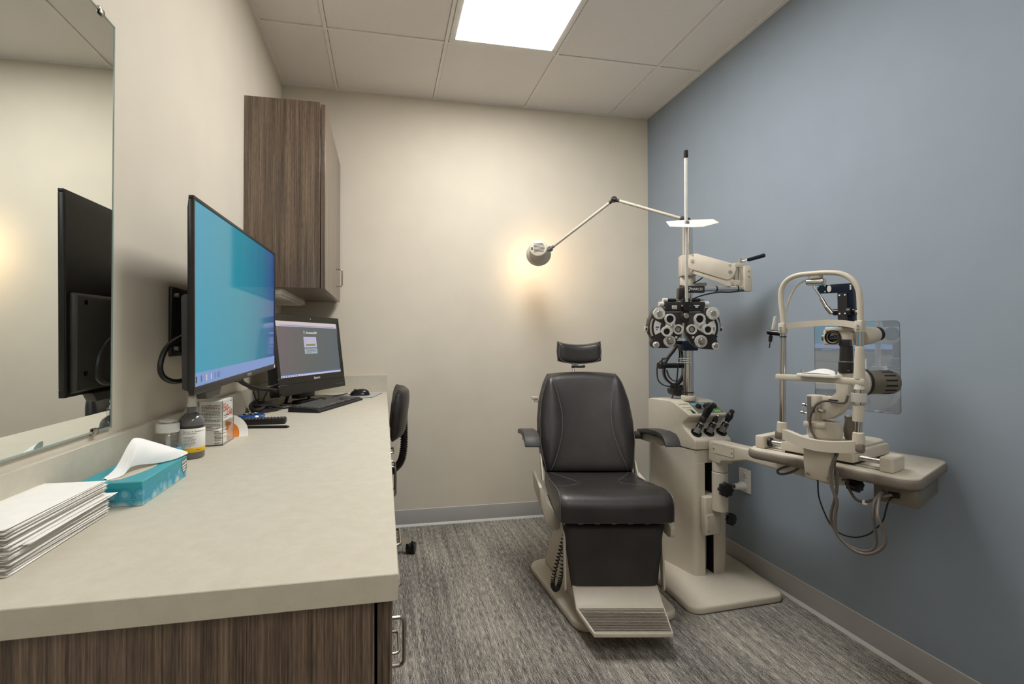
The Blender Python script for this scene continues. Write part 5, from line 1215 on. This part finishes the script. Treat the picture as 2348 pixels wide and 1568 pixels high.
# ================================================================== head-worn ophthalmoscope hanging on the pole
bi = T('headset', 'black head-worn ophthalmoscope hanging by its band behind the pole', 'headset', (1.515, 2.355, 0.875))
yv = (0.35, 0.93, 0)
bi.w('head_strap', B().strap([(1.525, 2.33, 1.145), (1.515, 2.345, 1.12), (1.495, 2.36, 1.085), (1.478, 2.365, 1.05), (1.475, 2.37, 1.01), (1.485, 2.37, 0.975), (1.51, 2.36, 0.948), (1.54, 2.35, 0.945), (1.565, 2.345, 0.97), (1.575, 2.345, 1.01), (1.572, 2.345, 1.06), (1.56, 2.34, 1.11), (1.54, 2.335, 1.145)], 0.040, 0.010, yv, closed=True), 'black_plastic')
bi.w('brow_band', B().strap([(1.478, 2.385, 1.045), (1.51, 2.41, 1.04), (1.55, 2.40, 1.04), (1.575, 2.365, 1.042)], 0.026, 0.006, (0, 0, 1)), 'black_plastic')
bi.w('inner_pad', B().strap([(1.486, 2.36, 1.02), (1.496, 2.355, 0.985), (1.52, 2.35, 0.962), (1.548, 2.345, 0.966), (1.565, 2.34, 0.992)], 0.024, 0.005, yv), 'dark_grey')
bi.w('size_knob', B().cyl((1.455, 2.35, 1.045), (1.43, 2.345, 1.045), 0.020, 0.018, n=20, bev=0.003).obox((1.462, 2.36, 1.045), (0.03, 0.03, 0.036), bev=0.004), 'black_enamel')
bi.w('optics_box', B().prism(rpoly([(1.495, 0.922), (1.585, 0.93), (1.592, 0.90), (1.57, 0.88), (1.515, 0.884), (1.50, 0.895)], 0.005), -0.03, 0.03, o=(0, 2.345, 0), ex=(1, 0, 0), ey=(0, 0, 1), bev=0.004), 'black_enamel')
bi.w('optics_window', B().prism([(1.545, 0.912), (1.563, 0.914), (1.576, 0.892), (1.552, 0.889)], 0, 0.001, o=(0, 2.3145, 0), ex=(1, 0, 0), ey=(0, 0, 1), ez=(0, -1, 0)), 'mid_grey')
bi.w('bracket', B().obox((1.525, 2.345, 0.933), (0.04, 0.03, 0.03), bev=0.003).cyl((1.555, 2.34, 0.925), (1.555, 2.34, 0.94), 0.012, n=16), 'black_plastic')
for x in (1.515, 1.536): bi.w('bracket_screw', B().obox((x, 2.329, 0.935), (0.006, 0.003, 0.01)), 'steel')
bi.w('cord', B().tube([(1.495, 2.34, 1.09), (1.46, 2.35, 1.075), (1.435, 2.36, 1.05), (1.43, 2.36, 1.0), (1.44, 2.36, 0.96), (1.47, 2.355, 0.937), (1.505, 2.345, 0.932)], 0.0032, 8, smooth=6).tube([(1.52, 2.30, 1.165), (1.523, 2.30, 1.10), (1.517, 2.305, 1.03), (1.512, 2.31, 0.96), (1.503, 2.315, 0.91), (1.497, 2.33, 0.871)], 0.0036, 8, smooth=6), 'black_plastic')
# clear tag hung on the headset
cg = T('clear_tag', 'clear plastic tag with white print hanging across the pole', 'tag', (1.46, 2.225, 1.05))
tagp = rpoly([(1.382, 1.055), (1.535, 1.052), (1.535, 1.09), (1.378, 1.092)], [0.012, 0.002, 0.002, 0.004])
cg.w('plate', B().prism(tagp, 0, 0.002, o=(0, 2.222, 0), ex=(1, 0, 0), ey=(0, 0, 1)), 'clear_acrylic')
tp_ = B(); rr = random.Random(11)
for ln, (xa, xb) in enumerate(((1.468, 1.528), (1.478, 1.515), (1.455, 1.533))):
    x = xa
    while x < xb:
        wl = rr.uniform(0.004, 0.012); tp_.box(x, min(xb, x+wl), 2.2192, 2.2198, 1.084-ln*0.0105, 1.0875-ln*0.0105); x += wl+0.002
cg.w('print', tp_, 'ink_white')
cg.w('hanger', B().cyl((1.388, 2.221, 1.087), (1.388, 2.24, 1.087), 0.003, n=10).tube([(1.388, 2.24, 1.087), (1.42, 2.30, 1.075), (1.45, 2.34, 1.06)], 0.0025, 8, smooth=5), 'black_plastic')

# ================================================================== hand instruments in the wells
tiltv = V((0.42, -0.14, 0.9)).normalized()
def handpiece(t, c, r=0.0165, L=0.052):
    t.w('handle', B().cyl(c+wn*0.0015, c+tiltv*(L*0.62), r, n=24), 'mid_grey')
    t.w('grip_ring', B().cyl(c+tiltv*(L*0.55), c+tiltv*L, r*1.03, r*0.96, n=16, bev=0.002), 'black_plastic')
    for k in range(5):
        a = 2*PI*k/5+0.4; u = tiltv.orthogonal().normalized(); v = tiltv.cross(u)
        t.w('grip_groove', B().obox(c+tiltv*(L*0.72)+(u*math.cos(a)+v*math.sin(a))*r*0.99, (0.003, 0.003, 0.014), ex=u*math.cos(a)+v*math.sin(a), ey=tiltv.cross(u*math.cos(a)+v*math.sin(a))), 'steel')
    t.w('collar', B().cyl(c+tiltv*L, c+tiltv*(L+0.006), r*0.72, n=20), 'chrome')
    return c+tiltv*(L+0.006)
fx4 = ex4
h1 = T('ophthalmoscope', 'black hand ophthalmoscope in the left well of the console', 'hand instrument', WELL[0]); p = handpiece(h1, WELL[0])
hx = ex4
h1.w('neck', B().lathe([(0.010, 0), (0.0145, 0.008), (0.0145, 0.025), (0.011, 0.034)], p, tiltv, 24), 'black_plastic')
fx = (ex4-tiltv*ex4.dot(tiltv)).normalized(); fy = tiltv.cross(fx)
h1.w('head', B().prism(rpoly([(-0.012, 0.03), (0.012, 0.03), (0.0165, 0.075), (0.016, 0.09), (-0.013, 0.09), (-0.015, 0.075)], 0.003), -0.012, 0.012, o=p, ex=fx, ey=tiltv, bev=0.003), 'black_gloss')
h1.w('cap', B().prism(rpoly([(-0.013, 0.088), (0.018, 0.088), (0.016, 0.104), (-0.010, 0.106)], 0.004), -0.014, 0.014, o=p, ex=fx, ey=tiltv, bev=0.003), 'black_enamel')
h2 = T('transilluminator', 'black transilluminator with bent metal tip in the middle well', 'hand instrument', WELL[1]); p = handpiece(h2, WELL[1])
h2.w('neck', B().lathe([(0.011, 0), (0.013, 0.006), (0.010, 0.022), (0.006, 0.032), (0.003, 0.034)], p, tiltv, 24), 'black_plastic')
h2.w('tip', B().tube([p+tiltv*0.03, p+tiltv*0.042+fx*0.006, p+tiltv*0.046+fx*0.02, p+tiltv*0.044+fx*0.04], 0.0024, 10, smooth=6), 'chrome')
h3 = T('retinoscope', 'black retinoscope with tapered head in the right well', 'hand instrument', WELL[2]); p = handpiece(h3, WELL[2])
h3.w('head', B().lathe([(0.009, 0), (0.012, 0.006), (0.0165, 0.025), (0.016, 0.038), (0.012, 0.048)], p, tiltv, 24), 'black_gloss')
h3.w('cap', B().lathe([(0.0115, 0.047), (0.0125, 0.05), (0.0115, 0.064), (0.008, 0.067), (0, 0.067)], p, tiltv, 24), 'black_enamel')

# ================================================================== slit lamp (own axes: x along the table, y to the wall)
slm = T('slit_lamp', 'cream slit lamp microscope with chin rest on the swing table', 'slit lamp', TO, TA)
def L3(l, n, z): return (l, n, z)
# rails, end covers and carriage
slm.l('end_cover', B().prism(rpoly([(-0.052, 0.045), (-0.018, 0.045), (-0.03, 0.26), (-0.062, 0.26)], 0.008), 0.7807, 0.826, bev=0.005), 'cream_enamel')
slm.l('end_cover', B().prism(rpoly([(0.330, 0.035), (0.366, 0.035), (0.362, 0.13), (0.328, 0.13)], 0.008), 0.7807, 0.826, bev=0.006, seg=3), 'cream_enamel')
slm.l('axle', B().cyl((-0.03, 0.08, 0.803), (0.335, 0.08, 0.803), 0.0085, n=20), 'chrome')
slm.l('axle_wheel', B().cyl((-0.017, 0.08, 0.803), (-0.010, 0.08, 0.803), 0.0165, n=20), 'black_enamel')
slm.l('guide_strip', B().box(-0.02, 0.335, 0.052, 0.06, 0.7806, 0.7815), 'mid_grey')
slm.l('carriage', B().box(0.040, 0.262, 0.045, 0.30, 0.788, 0.826, bev=0.006, seg=3), 'cream_enamel')
slm.l('carriage_shadow_gap', B().box(0.05, 0.255, 0.055, 0.29, 0.7806, 0.789), 'ink_black')
slm.l('carriage_deck', B().prism(rpoly([(0.06, 0.07), (0.25, 0.07), (0.25, 0.33), (0.06, 0.33)], 0.05, 7), 0.8255, 0.834, bev=0.003), 'cream_enamel')
# chin rest clamp and yoke
slm.l('clamp_plate', B().prism([(-0.012, 0.84), (-0.045, 0.832), (-0.047, 0.79), (-0.036, 0.732), (-0.026, 0.732), (-0.026, 0.84)], 0.160, 0.240, ex=(0, 1, 0), ey=(0, 0, 1), ez=(1, 0, 0), bev=0.0025), 'cream_enamel')
for l in (0.169, 0.229):
    slm.l('bolt', B().lathe([(0.0062, 0), (0.0062, 0.003), (0.004, 0.0035), (0.0035, 0.001), (0, 0.001)], (l, -0.0362, 0.744), (0, -1, -0.19), 16), 'steel')
yk = spline([(0.085, -0.03, 0.862), (0.115, -0.042, 0.859), (0.16, -0.052, 0.850), (0.205, -0.056, 0.846), (0.25, -0.052, 0.849), (0.29, -0.042, 0.856), (0.305, -0.034, 0.860)], 6)
slm.l('yoke', B().sweep(yk, [(-0.010, -0.0165), (0.010, -0.0165), (0.010, 0.0165), (-0.010, 0.0165)], upv=(0, 0, 1), fixed=True), 'cream_enamel')
for l in (0.086, 0.306):
    slm.l('yoke_foot', B().lathe([(0.0105, 0.838), (0.0155, 0.843), (0.0165, 0.87), (0.0145, 0.899), (0.0120, 0.901)], (l, -0.03, 0), n=24), 'cream_enamel')
    slm.l('foot_pad', B().obox((l+(0.004 if l > 0.2 else -0.004), -0.036, 0.856), (0.026, 0.022, 0.028), bev=0.006), 'taupe_rubber')
slm.l('upright', B().cyl((0.088, -0.03, 0.895), (0.092, -0.03, 1.215), 0.0098, n=22), 'chrome')
slm.l('upright_ring', B().cyl((0.0915, -0.03, 1.186), (0.0915, -0.03, 1.190), 0.0104, n=22), 'black_plastic')
slm.l('upright', B().cyl((0.305, -0.03, 0.895), (0.308, -0.03, 0.94), 0.0092, n=22).cyl((0.311, -0.03, 1.14), (0.313, -0.03, 1.215), 0.0092, n=22), 'chrome')
slm.l('height_sleeve', B().cyl((0.305, -0.03, 0.933), (0.307, -0.03, 0.985), 0.0142, n=26, bev=0.001), 'cream_enamel')
slm.l('height_ring', B().cyl((0.307, -0.03, 0.985), (0.307, -0.03, 0.993), 0.0165, n=26), 'chrome'); slm.l('height_ring', B().cyl((0.3075, -0.03, 1.017), (0.308, -0.03, 1.030), 0.016, n=26), 'chrome')
kn = B().cyl((0.307, -0.03, 0.992), (0.3075, -0.03, 1.018), 0.0188, n=40)
for k in range(36):
    a = 2*PI*k/36; kn.obox((0.3073+0.0189*math.cos(a), -0.03+0.0189*math.sin(a), 1.005), (0.0012, 0.0014, 0.023), ex=(math.cos(a), math.sin(a), 0), ey=(-math.sin(a), math.cos(a), 0))
slm.l('knurled_ring', kn, 'dial_silver')
slm.l('ring_collar', B().cyl((0.308, -0.03, 1.030), (0.308, -0.03, 1.045), 0.013, n=24), 'white_plastic')
slm.l('upper_sleeve', B().cyl((0.309, -0.03, 1.060), (0.311, -0.03, 1.157), 0.0145, 0.0112, n=26, bev=0.001), 'cream_enamel')
slm.l('chin_bar', B().prism(rpoly([(0.070, -0.043), (0.326, -0.043), (0.326, -0.014), (0.30, -0.014), (0.10, -0.018), (0.070, -0.014)], 0.006), 1.043, 1.062, bev=0.003), 'cream_enamel')
cp_ = slm.l('chin_cup_tray', B().prism(rpoly([(0.150, -0.068), (0.262, -0.068), (0.262, -0.018), (0.150, -0.018)], 0.005), 1.060, 1.070, bev=0.002), 'white_plastic')
def cup(s, t_):
    a = 2*s-1; return V((0.207+a*0.044, -0.066+0.052*t_, 1.070+0.0155*(max(0, 1-a*a)**0.9)*(0.25+0.75*t_)))
slm.l('chin_cup', B().grid(cup, 24, 8, lambda s, t_: V((cup(s, t_).x, cup(s, t_).y, 1.069))), 'white_plastic', cp_)
for l in (0.158, 0.255): slm.l('paper_pin', B().cyl((l, -0.045, 1.07), (l, -0.045, 1.080), 0.0025, n=10).cyl((l, -0.045, 1.078), (l, -0.045, 1.081), 0.004, n=12), 'steel')
for l0 in (0.092, 0.313): slm.l('band_joint', B().prism(rpoly([(l0-0.0115, -0.042), (l0+0.0095, -0.042), (l0+0.0095, -0.017), (l0-0.0115, -0.017)], 0.005), 1.200, 1.235, bev=0.002), 'cream_enamel')
for l0 in (0.0905, 0.312):
    for z in (1.219, 1.209): slm.l('screw', B().cyl((l0, -0.042, z), (l0, -0.0445, z), 0.0028, n=12), 'steel')
slm.l('forehead_band', B().strap([(0.098, -0.03, 1.224), (0.13, -0.012, 1.2285), (0.17, 0.0, 1.2315), (0.21, 0.003, 1.2325), (0.25, -0.004, 1.230), (0.285, -0.018, 1.2245), (0.306, -0.03, 1.220)], 0.019, 0.006, (0, 0, 1)), 'cream_enamel')
arch = [(0.093, -0.03, 1.232), (0.090, -0.03, 1.267), (0.086, -0.03, 1.309), (0.087, -0.03, 1.345), (0.099, -0.03, 1.371), (0.121, -0.03, 1.386), (0.151, -0.03, 1.392), (0.188, -0.03, 1.391), (0.217, -0.03, 1.390), (0.252, -0.03, 1.385), (0.277, -0.03, 1.374), (0.296, -0.03, 1.356), (0.308, -0.03, 1.332), (0.3125, -0.03, 1.305), (0.314, -0.03, 1.27), (0.314, -0.03, 1.23)]
slm.l('arch_tube', B().tube(arch, 0.0080, 14, smooth=5), 'cream_enamel')
slm.l('fixation_wire', B().tube([(0.098, -0.022, 1.272), (0.104, -0.022, 1.30), (0.116, -0.022, 1.331), (0.131, -0.022, 1.356), (0.151, -0.022, 1.369), (0.172, -0.022, 1.375)], 0.0032, 10, smooth=6), 'cream_enamel')
slm.l('fixation_lamp', B().cyl((0.162, -0.02, 1.366), (0.216, -0.02, 1.362), 0.0115, n=22, bev=0.003), 'chrome')
slm.l('fixation_lamp_cap', B().prism(rpoly([(0.172, -0.034), (0.207, -0.034), (0.207, -0.006), (0.172, -0.006)], 0.008), 1.374, 1.387, bev=0.003), 'cream_enamel')
# fixation target arm on the left upright
slm.l('side_clamp', B().cyl((0.036, -0.02, 1.205), (0.085, -0.028, 1.199), 0.0088, n=18, bev=0.002), 'black_gloss')
slm.l('side_rod', B().cyl((0.053, -0.02, 1.214), (0.062, -0.02, 1.259), 0.0052, n=14), 'dial_silver')
slm.l('side_probe', B().cyl((0.046, -0.02, 1.198), (0.045, -0.02, 1.192), 0.004, n=12).cyl((0.0455, -0.02, 1.192), (0.0435, -0.02, 1.172), 0.0066, 0.0055, n=14).cyl((0.0435, -0.02, 1.172), (0.040, -0.02, 1.150), 0.002, n=8), 'black_plastic')
# base drum, tower and arms
slm.l('base_drum', B().lathe([(0.042, 0.834), (0.046, 0.836), (0.046, 0.842), (0.0505, 0.846), (0.0505, 0.893), (0.0475, 0.899)], (0.140, 0.135, 0), n=36), 'cream_enamel')
slm.l('drum_step', B().prism(rpoly([(0.092, 0.082), (0.166, 0.082), (0.166, 0.12), (0.092, 0.12)], 0.015), 0.878, 0.894, bev=0.003), 'cream_enamel')
slm.l('joystick', B().lathe([(0.012, 0.834), (0.017, 0.845), (0.018, 0.87), (0.013, 0.90), (0.015, 0.914), (0.010, 0.918)], (0.185, 0.205, 0), n=20), 'taupe_metal')
slm.l('tower', B().prism(rpoly([(0.098, 0.09), (0.145, 0.09), (0.145, 0.15), (0.098, 0.15)], 0.02, 7), 0.893, 0.986, bev=0.002), 'cream_enamel')
slm.l('tower_plate', B().box(0.107, 0.119, 0.0885, 0.0905, 0.893, 0.983), 'mid_grey')
for z in (0.915, 0.903): slm.l('screw', B().cyl((0.113, 0.0885, z), (0.113, 0.0862, z), 0.0042, n=14), 'steel')
slm.l('tower_band', B().prism(rpoly([(0.0975, 0.0892), (0.1455, 0.0892), (0.1455, 0.1505), (0.0975, 0.1505)], 0.02, 7), 0.928, 0.947), 'steel')
for l0, l1, z in ((0.083, 0.098, 0.949), (0.077, 0.098, 0.921)): slm.l('tower_knob', B().cyl((l0, 0.11, z), (l0+0.010, 0.11, z), 0.0072, n=16, bev=0.001).cyl((l0+0.01, 0.11, z), (l1+0.004, 0.11, z), 0.003, n=10), 'steel')
slm.l('tower_knob', B().cyl((0.148, 0.085, 0.939), (0.166, 0.075, 0.936), 0.0078, n=18, bev=0.001), 'steel')
# swept arm from the tower up to the lamp column
armp = [(0.140, 0.985), (0.170, 0.984), (0.187, 1.000), (0.186, 1.045), (0.226, 1.048), (0.224, 1.005), (0.216, 0.965), (0.195, 0.930), (0.165, 0.908), (0.140, 0.902)]
slm.l('illumination_arm', B().prism(rpoly(armp, [0, 0.008, 0.012, 0, 0, 0.02, 0.03, 0.04, 0.03, 0], 5), -0.155, -0.105, ex=(1, 0, 0), ey=(0, 0, 1), ez=(0, -1, 0), bev=0.005), 'cream_enamel') if False else slm.l('illumination_arm', B().prism(rpoly(armp, [0, 0.008, 0.012, 0, 0, 0.02, 0.03, 0.04, 0.03, 0], 5), 0.105, 0.155, ex=(1, 0, 0), ey=(0, 0, 1), ez=(0, 1, 0), bev=0.005), 'cream_enamel')
slm.l('lamp_column', B().prism(rpoly([(0.184, 0.10), (0.232, 0.10), (0.236, 0.17), (0.184, 0.17)], 0.012), 1.04, 1.072, bev=0.004), 'cream_enamel')
slm.l('arm_cable', B().tube([(0.225, 0.10, 0.995), (0.218, 0.097, 0.972), (0.195, 0.096, 0.970), (0.165, 0.095, 0.972), (0.14, 0.082, 0.958), (0.122, 0.078, 0.915), (0.124, 0.076, 0.875), (0.140, 0.072, 0.845), (0.145, 0.07, 0.835)], 0.0040, 10, smooth=6), 'cable_grey')
slm.l('cable_clip', B().obox((0.182, 0.1, 0.973), (0.026, 0.014, 0.010), bev=0.002), 'black_plastic')
# lamp housing pointing away
lc, la_ = V((0.222, 0.165, 1.035)), V((0.60, 0.80, 0.02)).normalized()
slm.l('lamp_drum', B().lathe([(0.02, -0.03), (0.035, -0.024), (0.0405, -0.01), (0.0405, 0.028), (0.038, 0.03)], lc, la_, 36), 'cream_enamel', ang=60)
lhs = slm.l('lamp_cover', B().lathe([(0.0385, 0.028), (0.0395, 0.034), (0.0385, 0.10), (0.0345, 0.116), (0.024, 0.121), (0, 0.121)], lc, la_, 36), 'taupe_metal', ang=60)
for k in range(14):
    a = 2*PI*(k+0.5)/14; u = V((0.80, -0.60, 0)); v = la_.cross(u); d = u*math.cos(a)+v*math.sin(a)
    slm.l('vent_slot', B().obox(lc+la_*0.085+d*0.0386, (0.0016, 0.034, 0.0055), ex=d, ey=la_), 'dark_slot', lhs)
slm.l('cover_clip', B().obox(lc+V((0.006, 0.028, 0.040)), (0.03, 0.022, 0.006), bev=0.002).lathe([(0.0412, 0.022), (0.042, 0.023), (0.042, 0.031), (0.0412, 0.032)], lc, la_, 36, cap=False), 'black_plastic')
slm.l('lamp_knob', B().cyl(lc+V((-0.012, 0.02, -0.043)), lc+V((0.010, 0.024, -0.043)), 0.0115, n=18, bev=0.002), 'black_plastic')
# slit projector tower
slm.l('projector_tube', B().cyl((0.214, 0.115, 1.068), (0.214, 0.115, 1.104), 0.0208, n=30, bev=0.001).cyl((0.215, 0.115, 1.105), (0.2155, 0.115, 1.158), 0.0190, 0.0175, n=30).obox((0.216, 0.108, 1.168), (0.030, 0.022, 0.022), bev=0.002).obox((0.203, 0.10, 1.180), (0.006, 0.01, 0.022)), 'black_enamel')
slm.l('tube_ring', B().lathe([(0.0195, 1.1035), (0.0212, 1.104), (0.0212, 1.1062), (0.0195, 1.107)], (0.214, 0.115, 0), n=30, cap=False), 'steel')
for l in (0.199, 0.228): slm.l('screw', B().cyl((l, 0.1, 1.077), (l, 0.094, 1.0765), 0.002, n=8), 'steel')
# microscope head
slm.l('microscope_body', B().prism(rpoly([(0.128, 0.155), (0.212, 0.155), (0.215, 0.235), (0.125, 0.235)], 0.006), 1.160, 1.214, bev=0.006, seg=3), 'cream_enamel')
slm.l('body_top', B().prism(rpoly([(0.135, 0.15), (0.222, 0.15), (0.225, 0.25), (0.128, 0.25)], 0.006), 1.208, 1.222, bev=0.003), 'cream_enamel')
slm.l('objective', B().lathe([(0.0235, 0.0), (0.0245, 0.002), (0.0245, 0.012), (0.021, 0.013), (0.0205, 0.004), (0, 0.003)], (0.160, 0.160, 1.187), (0, -1, 0), 32), 'black_gloss')
slm.l('objective_lens', B().lathe([(0.0205, 0.004), (0.012, 0.0075), (0, 0.0085)], (0.160, 0.160, 1.187), (0, -1, 0), 28), 'lens_dark')
slm.l('magnification_knob', B().cyl((0.112, 0.19, 1.186), (0.128, 0.19, 1.186), 0.0135, n=22, bev=0.002), 'taupe_metal')
slm.l('side_drum', B().cyl((0.212, 0.20, 1.188), (0.232, 0.20, 1.188), 0.030, n=32, bev=0.003), 'cream_dark')
ea = V((0.42, 0.88, 0.16)).normalized()
for off in (0.0, -0.062):
    c = V((0.228+off, 0.208, 1.190))
    slm.l('eyepiece_tube', B().lathe([(0.026, -0.01), (0.030, 0.0), (0.030, 0.018), (0.026, 0.036), (0.0235, 0.044)], c, ea, 32), 'cream_enamel')
    slm.l('eyecup', B().lathe([(0.0215, 0.042), (0.0235, 0.045), (0.023, 0.056), (0.0205, 0.058), (0.017, 0.0585), (0.016, 0.046)], c, ea, 28), 'black_plastic')
# camera arm above the microscope
slm.l('camera_post', B().prism([(0.185, 1.222), (0.229, 1.222), (0.228, 1.366), (0.124, 1.368), (0.124, 1.340), (0.184, 1.338)], -0.005, 0.022, o=(0, 0.135, 0), ex=(1, 0, 0), ey=(0, 0, 1), ez=(0, 1, 0), bev=0.001), 'navy_metal')
slm.l('post_plate', B().box(0.186, 0.214, 0.1275, 0.1305, 1.225, 1.336), 'black_enamel')
slm.l('camera_plate', B().box(0.1245, 0.152, 0.1275, 0.1305, 1.3405, 1.3675), 'navy_metal')
for l, z in ((0.192, 1.328), (0.208, 1.328), (0.192, 1.266), (0.208, 1.266), (0.128, 1.364), (0.149, 1.364), (0.128, 1.344), (0.149, 1.344)):
    slm.l('screw', B().cyl((l, 0.1275, z), (l, 0.1255, z), 0.0026, n=12), 'ink_cyan' if l < 0.16 else 'ink_white')
slm.l('oval_seal', B().prism([(0.160+0.0065*math.cos(2*PI*k/24), 1.353+0.0115*math.sin(2*PI*k/24)) for k in range(24)], -0.0012, 0, o=(0, 0.130, 0), ex=(1, 0, 0), ey=(0, 0, 1), ez=(0, 1, 0)), 'dial_silver')
for k in range(3): slm.l('print_mark', B().box(0.2205, 0.2255, 0.1293, 0.1298, 1.3445+k*0.006, 1.3485+k*0.006), 'ink_white')
slm.l('filter_rod', B().cyl((0.113, 0.125, 1.366), (0.142, 0.125, 1.318), 0.0032, n=12), 'steel')
slm.l('filter_handle', B().cyl((0.139, 0.122, 1.322), (0.155, 0.122, 1.289), 0.0062, n=16, bev=0.001).cyl((0.154, 0.122, 1.292), (0.171, 0.124, 1.266), 0.0075, n=16, bev=0.002), 'steel')
slm.l('knob', B().cyl((0.168, 0.14, 1.272), (0.186, 0.14, 1.272), 0.0115, n=22, bev=0.001).cyl((0.226, 0.14, 1.271), (0.233, 0.14, 1.271), 0.0135, n=22, bev=0.001), 'black_gloss')
slm.l('dial', B().cyl((0.214, 0.128, 1.271), (0.226, 0.128, 1.271), 0.0135, n=24, bev=0.001), 'black_plastic')
slm.l('knob_shaft', B().cyl((0.228, 0.14, 1.271), (0.245, 0.14, 1.270), 0.0058, n=14), 'dial_silver')
# breath shield
sh_n = math.radians(1.0)
shp = rpoly([(0.028, 0.926), (0.292, 0.926), (0.292, 1.243), (0.028, 1.243)], 0.012, 6)
slm.l('breath_shield', B().prism(shp, -0.0015, 0.0015, o=(0, 0.325, 0), ex=(1, -0.018, 0), ey=(0, -0.013, 1)), 'shield_acrylic')
se = B(); q = [V((a, 0.325-0.018*a-0.013*b2, b2)) for a, b2 in shp]
slm.l('shield_edge', B().tube(q, 0.0010, 6, closed=True), 'mid_grey')
# cables hanging to the power box
def scab(pts, n, r, m): slm.l('cable', B().tube([(l, n if not isinstance(n, list) else n[i], z) for i, (l, z) in enumerate(pts)], r, 10, smooth=6), m)
scab([(0.150, 0.745), (0.152, 0.703), (0.154, 0.657), (0.167, 0.614), (0.189, 0.571), (0.217, 0.551), (0.255, 0.552), (0.289, 0.571), (0.31, 0.595), (0.33, 0.629), (0.344, 0.671), (0.358, 0.704), (0.378, 0.728)], [0.06]*10+[0.045, 0.03, 0.026], 0.0022, 'ink_black')
scab([(0.252, 0.86), (0.252, 0.824), (0.248, 0.804), (0.241, 0.773), (0.241, 0.734), (0.249, 0.706), (0.256, 0.681), (0.252, 0.648), (0.25, 0.613), (0.255, 0.588), (0.273, 0.567), (0.3, 0.551), (0.328, 0.551), (0.355, 0.567), (0.372, 0.59), (0.376, 0.611), (0.37, 0.639), (0.359, 0.671), (0.35, 0.701), (0.345, 0.716), (0.345, 0.722)], [-0.02, -0.04]+[-0.05]*16+[-0.02, 0.0, 0.028], 0.0046, 'cable_grey')
scab([(0.249, 0.775), (0.249, 0.761), (0.247, 0.714), (0.242, 0.686), (0.232, 0.643), (0.231, 0.61), (0.243, 0.586), (0.261, 0.562), (0.288, 0.551), (0.317, 0.551), (0.337, 0.563), (0.346, 0.584), (0.345, 0.618), (0.34, 0.661), (0.337, 0.693), (0.34, 0.715), (0.342, 0.728)], [-0.03]*14+[-0.02, 0.0, 0.028], 0.0042, 'cable_grey')
scab([(0.238, 0.745), (0.238, 0.72), (0.253, 0.692), (0.271, 0.678), (0.295, 0.68), (0.318, 0.693), (0.343, 0.71), (0.368, 0.723)], [0.08, 0.06, 0.05, 0.04, 0.03, 0.02, 0.015, 0.02], 0.0042, 'cable_grey')
slm.l('cable_tag', B().obox((0.297, 0.03, 0.679), (0.013, 0.011, 0.013), bev=0.002), 'white_plastic')

# ================================================================== wall outlet and plug
ot = T('wall_outlet', 'white duplex outlet plate low on the blue wall', 'outlet', (XR, 2.2, 0.395))
ot.w('plate', B().prism(rpoly([(2.1605, 0.396), (2.2405, 0.396), (2.2405, 0.515), (2.1605, 0.515)], 0.003), 0, 0.006, o=(XR, 0, 0), ex=(0, 1, 0), ey=(0, 0, 1), ez=(-1, 0, 0), bev=0.0015), 'white_plastic')
for z in (0.4825, 0.4285):
    o = ot.w('socket', B().lathe([(0.0165, 0), (0.0165, 0.0075), (0.0158, 0.0085), (0, 0.0085)], (XR, 2.2005, z), (-1, 0, 0), 28), 'white_plastic')
    if z > 0.45:
        for dy, h in ((0.0065, 0.008), (-0.0065, 0.0065)): ot.w('slot', B().box(XR-0.0089, XR-0.0084, 2.2005+dy-0.0011, 2.2005+dy+0.0011, z-h/2+0.003, z+h/2+0.003), 'ink_black', o)
        ot.w('slot', B().cyl((XR-0.0084, 2.2005, z-0.008), (XR-0.0089, 2.2005, z-0.008), 0.0024, n=12), 'ink_black', o)
pg = T('power_plug', 'white hospital-grade plug with grey cord in the wall outlet', 'plug', (XR-0.009, 2.2005, 0.4285))
pg.w('plug_body', B().lathe([(0.014, 0.0), (0.021, 0.002), (0.021, 0.02), (0.017, 0.028), (0.0165, 0.052), (0.0145, 0.057), (0.010, 0.058), (0, 0.054)], (XR-0.0095, 2.2005, 0.4285), (-1, 0, 0), 28), 'white_plastic')
pg.w('cord_grip', B().cyl((XR-0.064, 2.2005, 0.4285), (XR-0.072, 2.2005, 0.4285), 0.0085, 0.006, n=16), 'black_plastic')
pg.w('cord', B().tube([(XR-0.066, 2.2005, 0.4285), (XR-0.10, 2.1995, 0.4285), (XR-0.125, 2.20, 0.427), (XR-0.148, 2.205, 0.424)], 0.0042, 10, smooth=6), 'cable_grey')
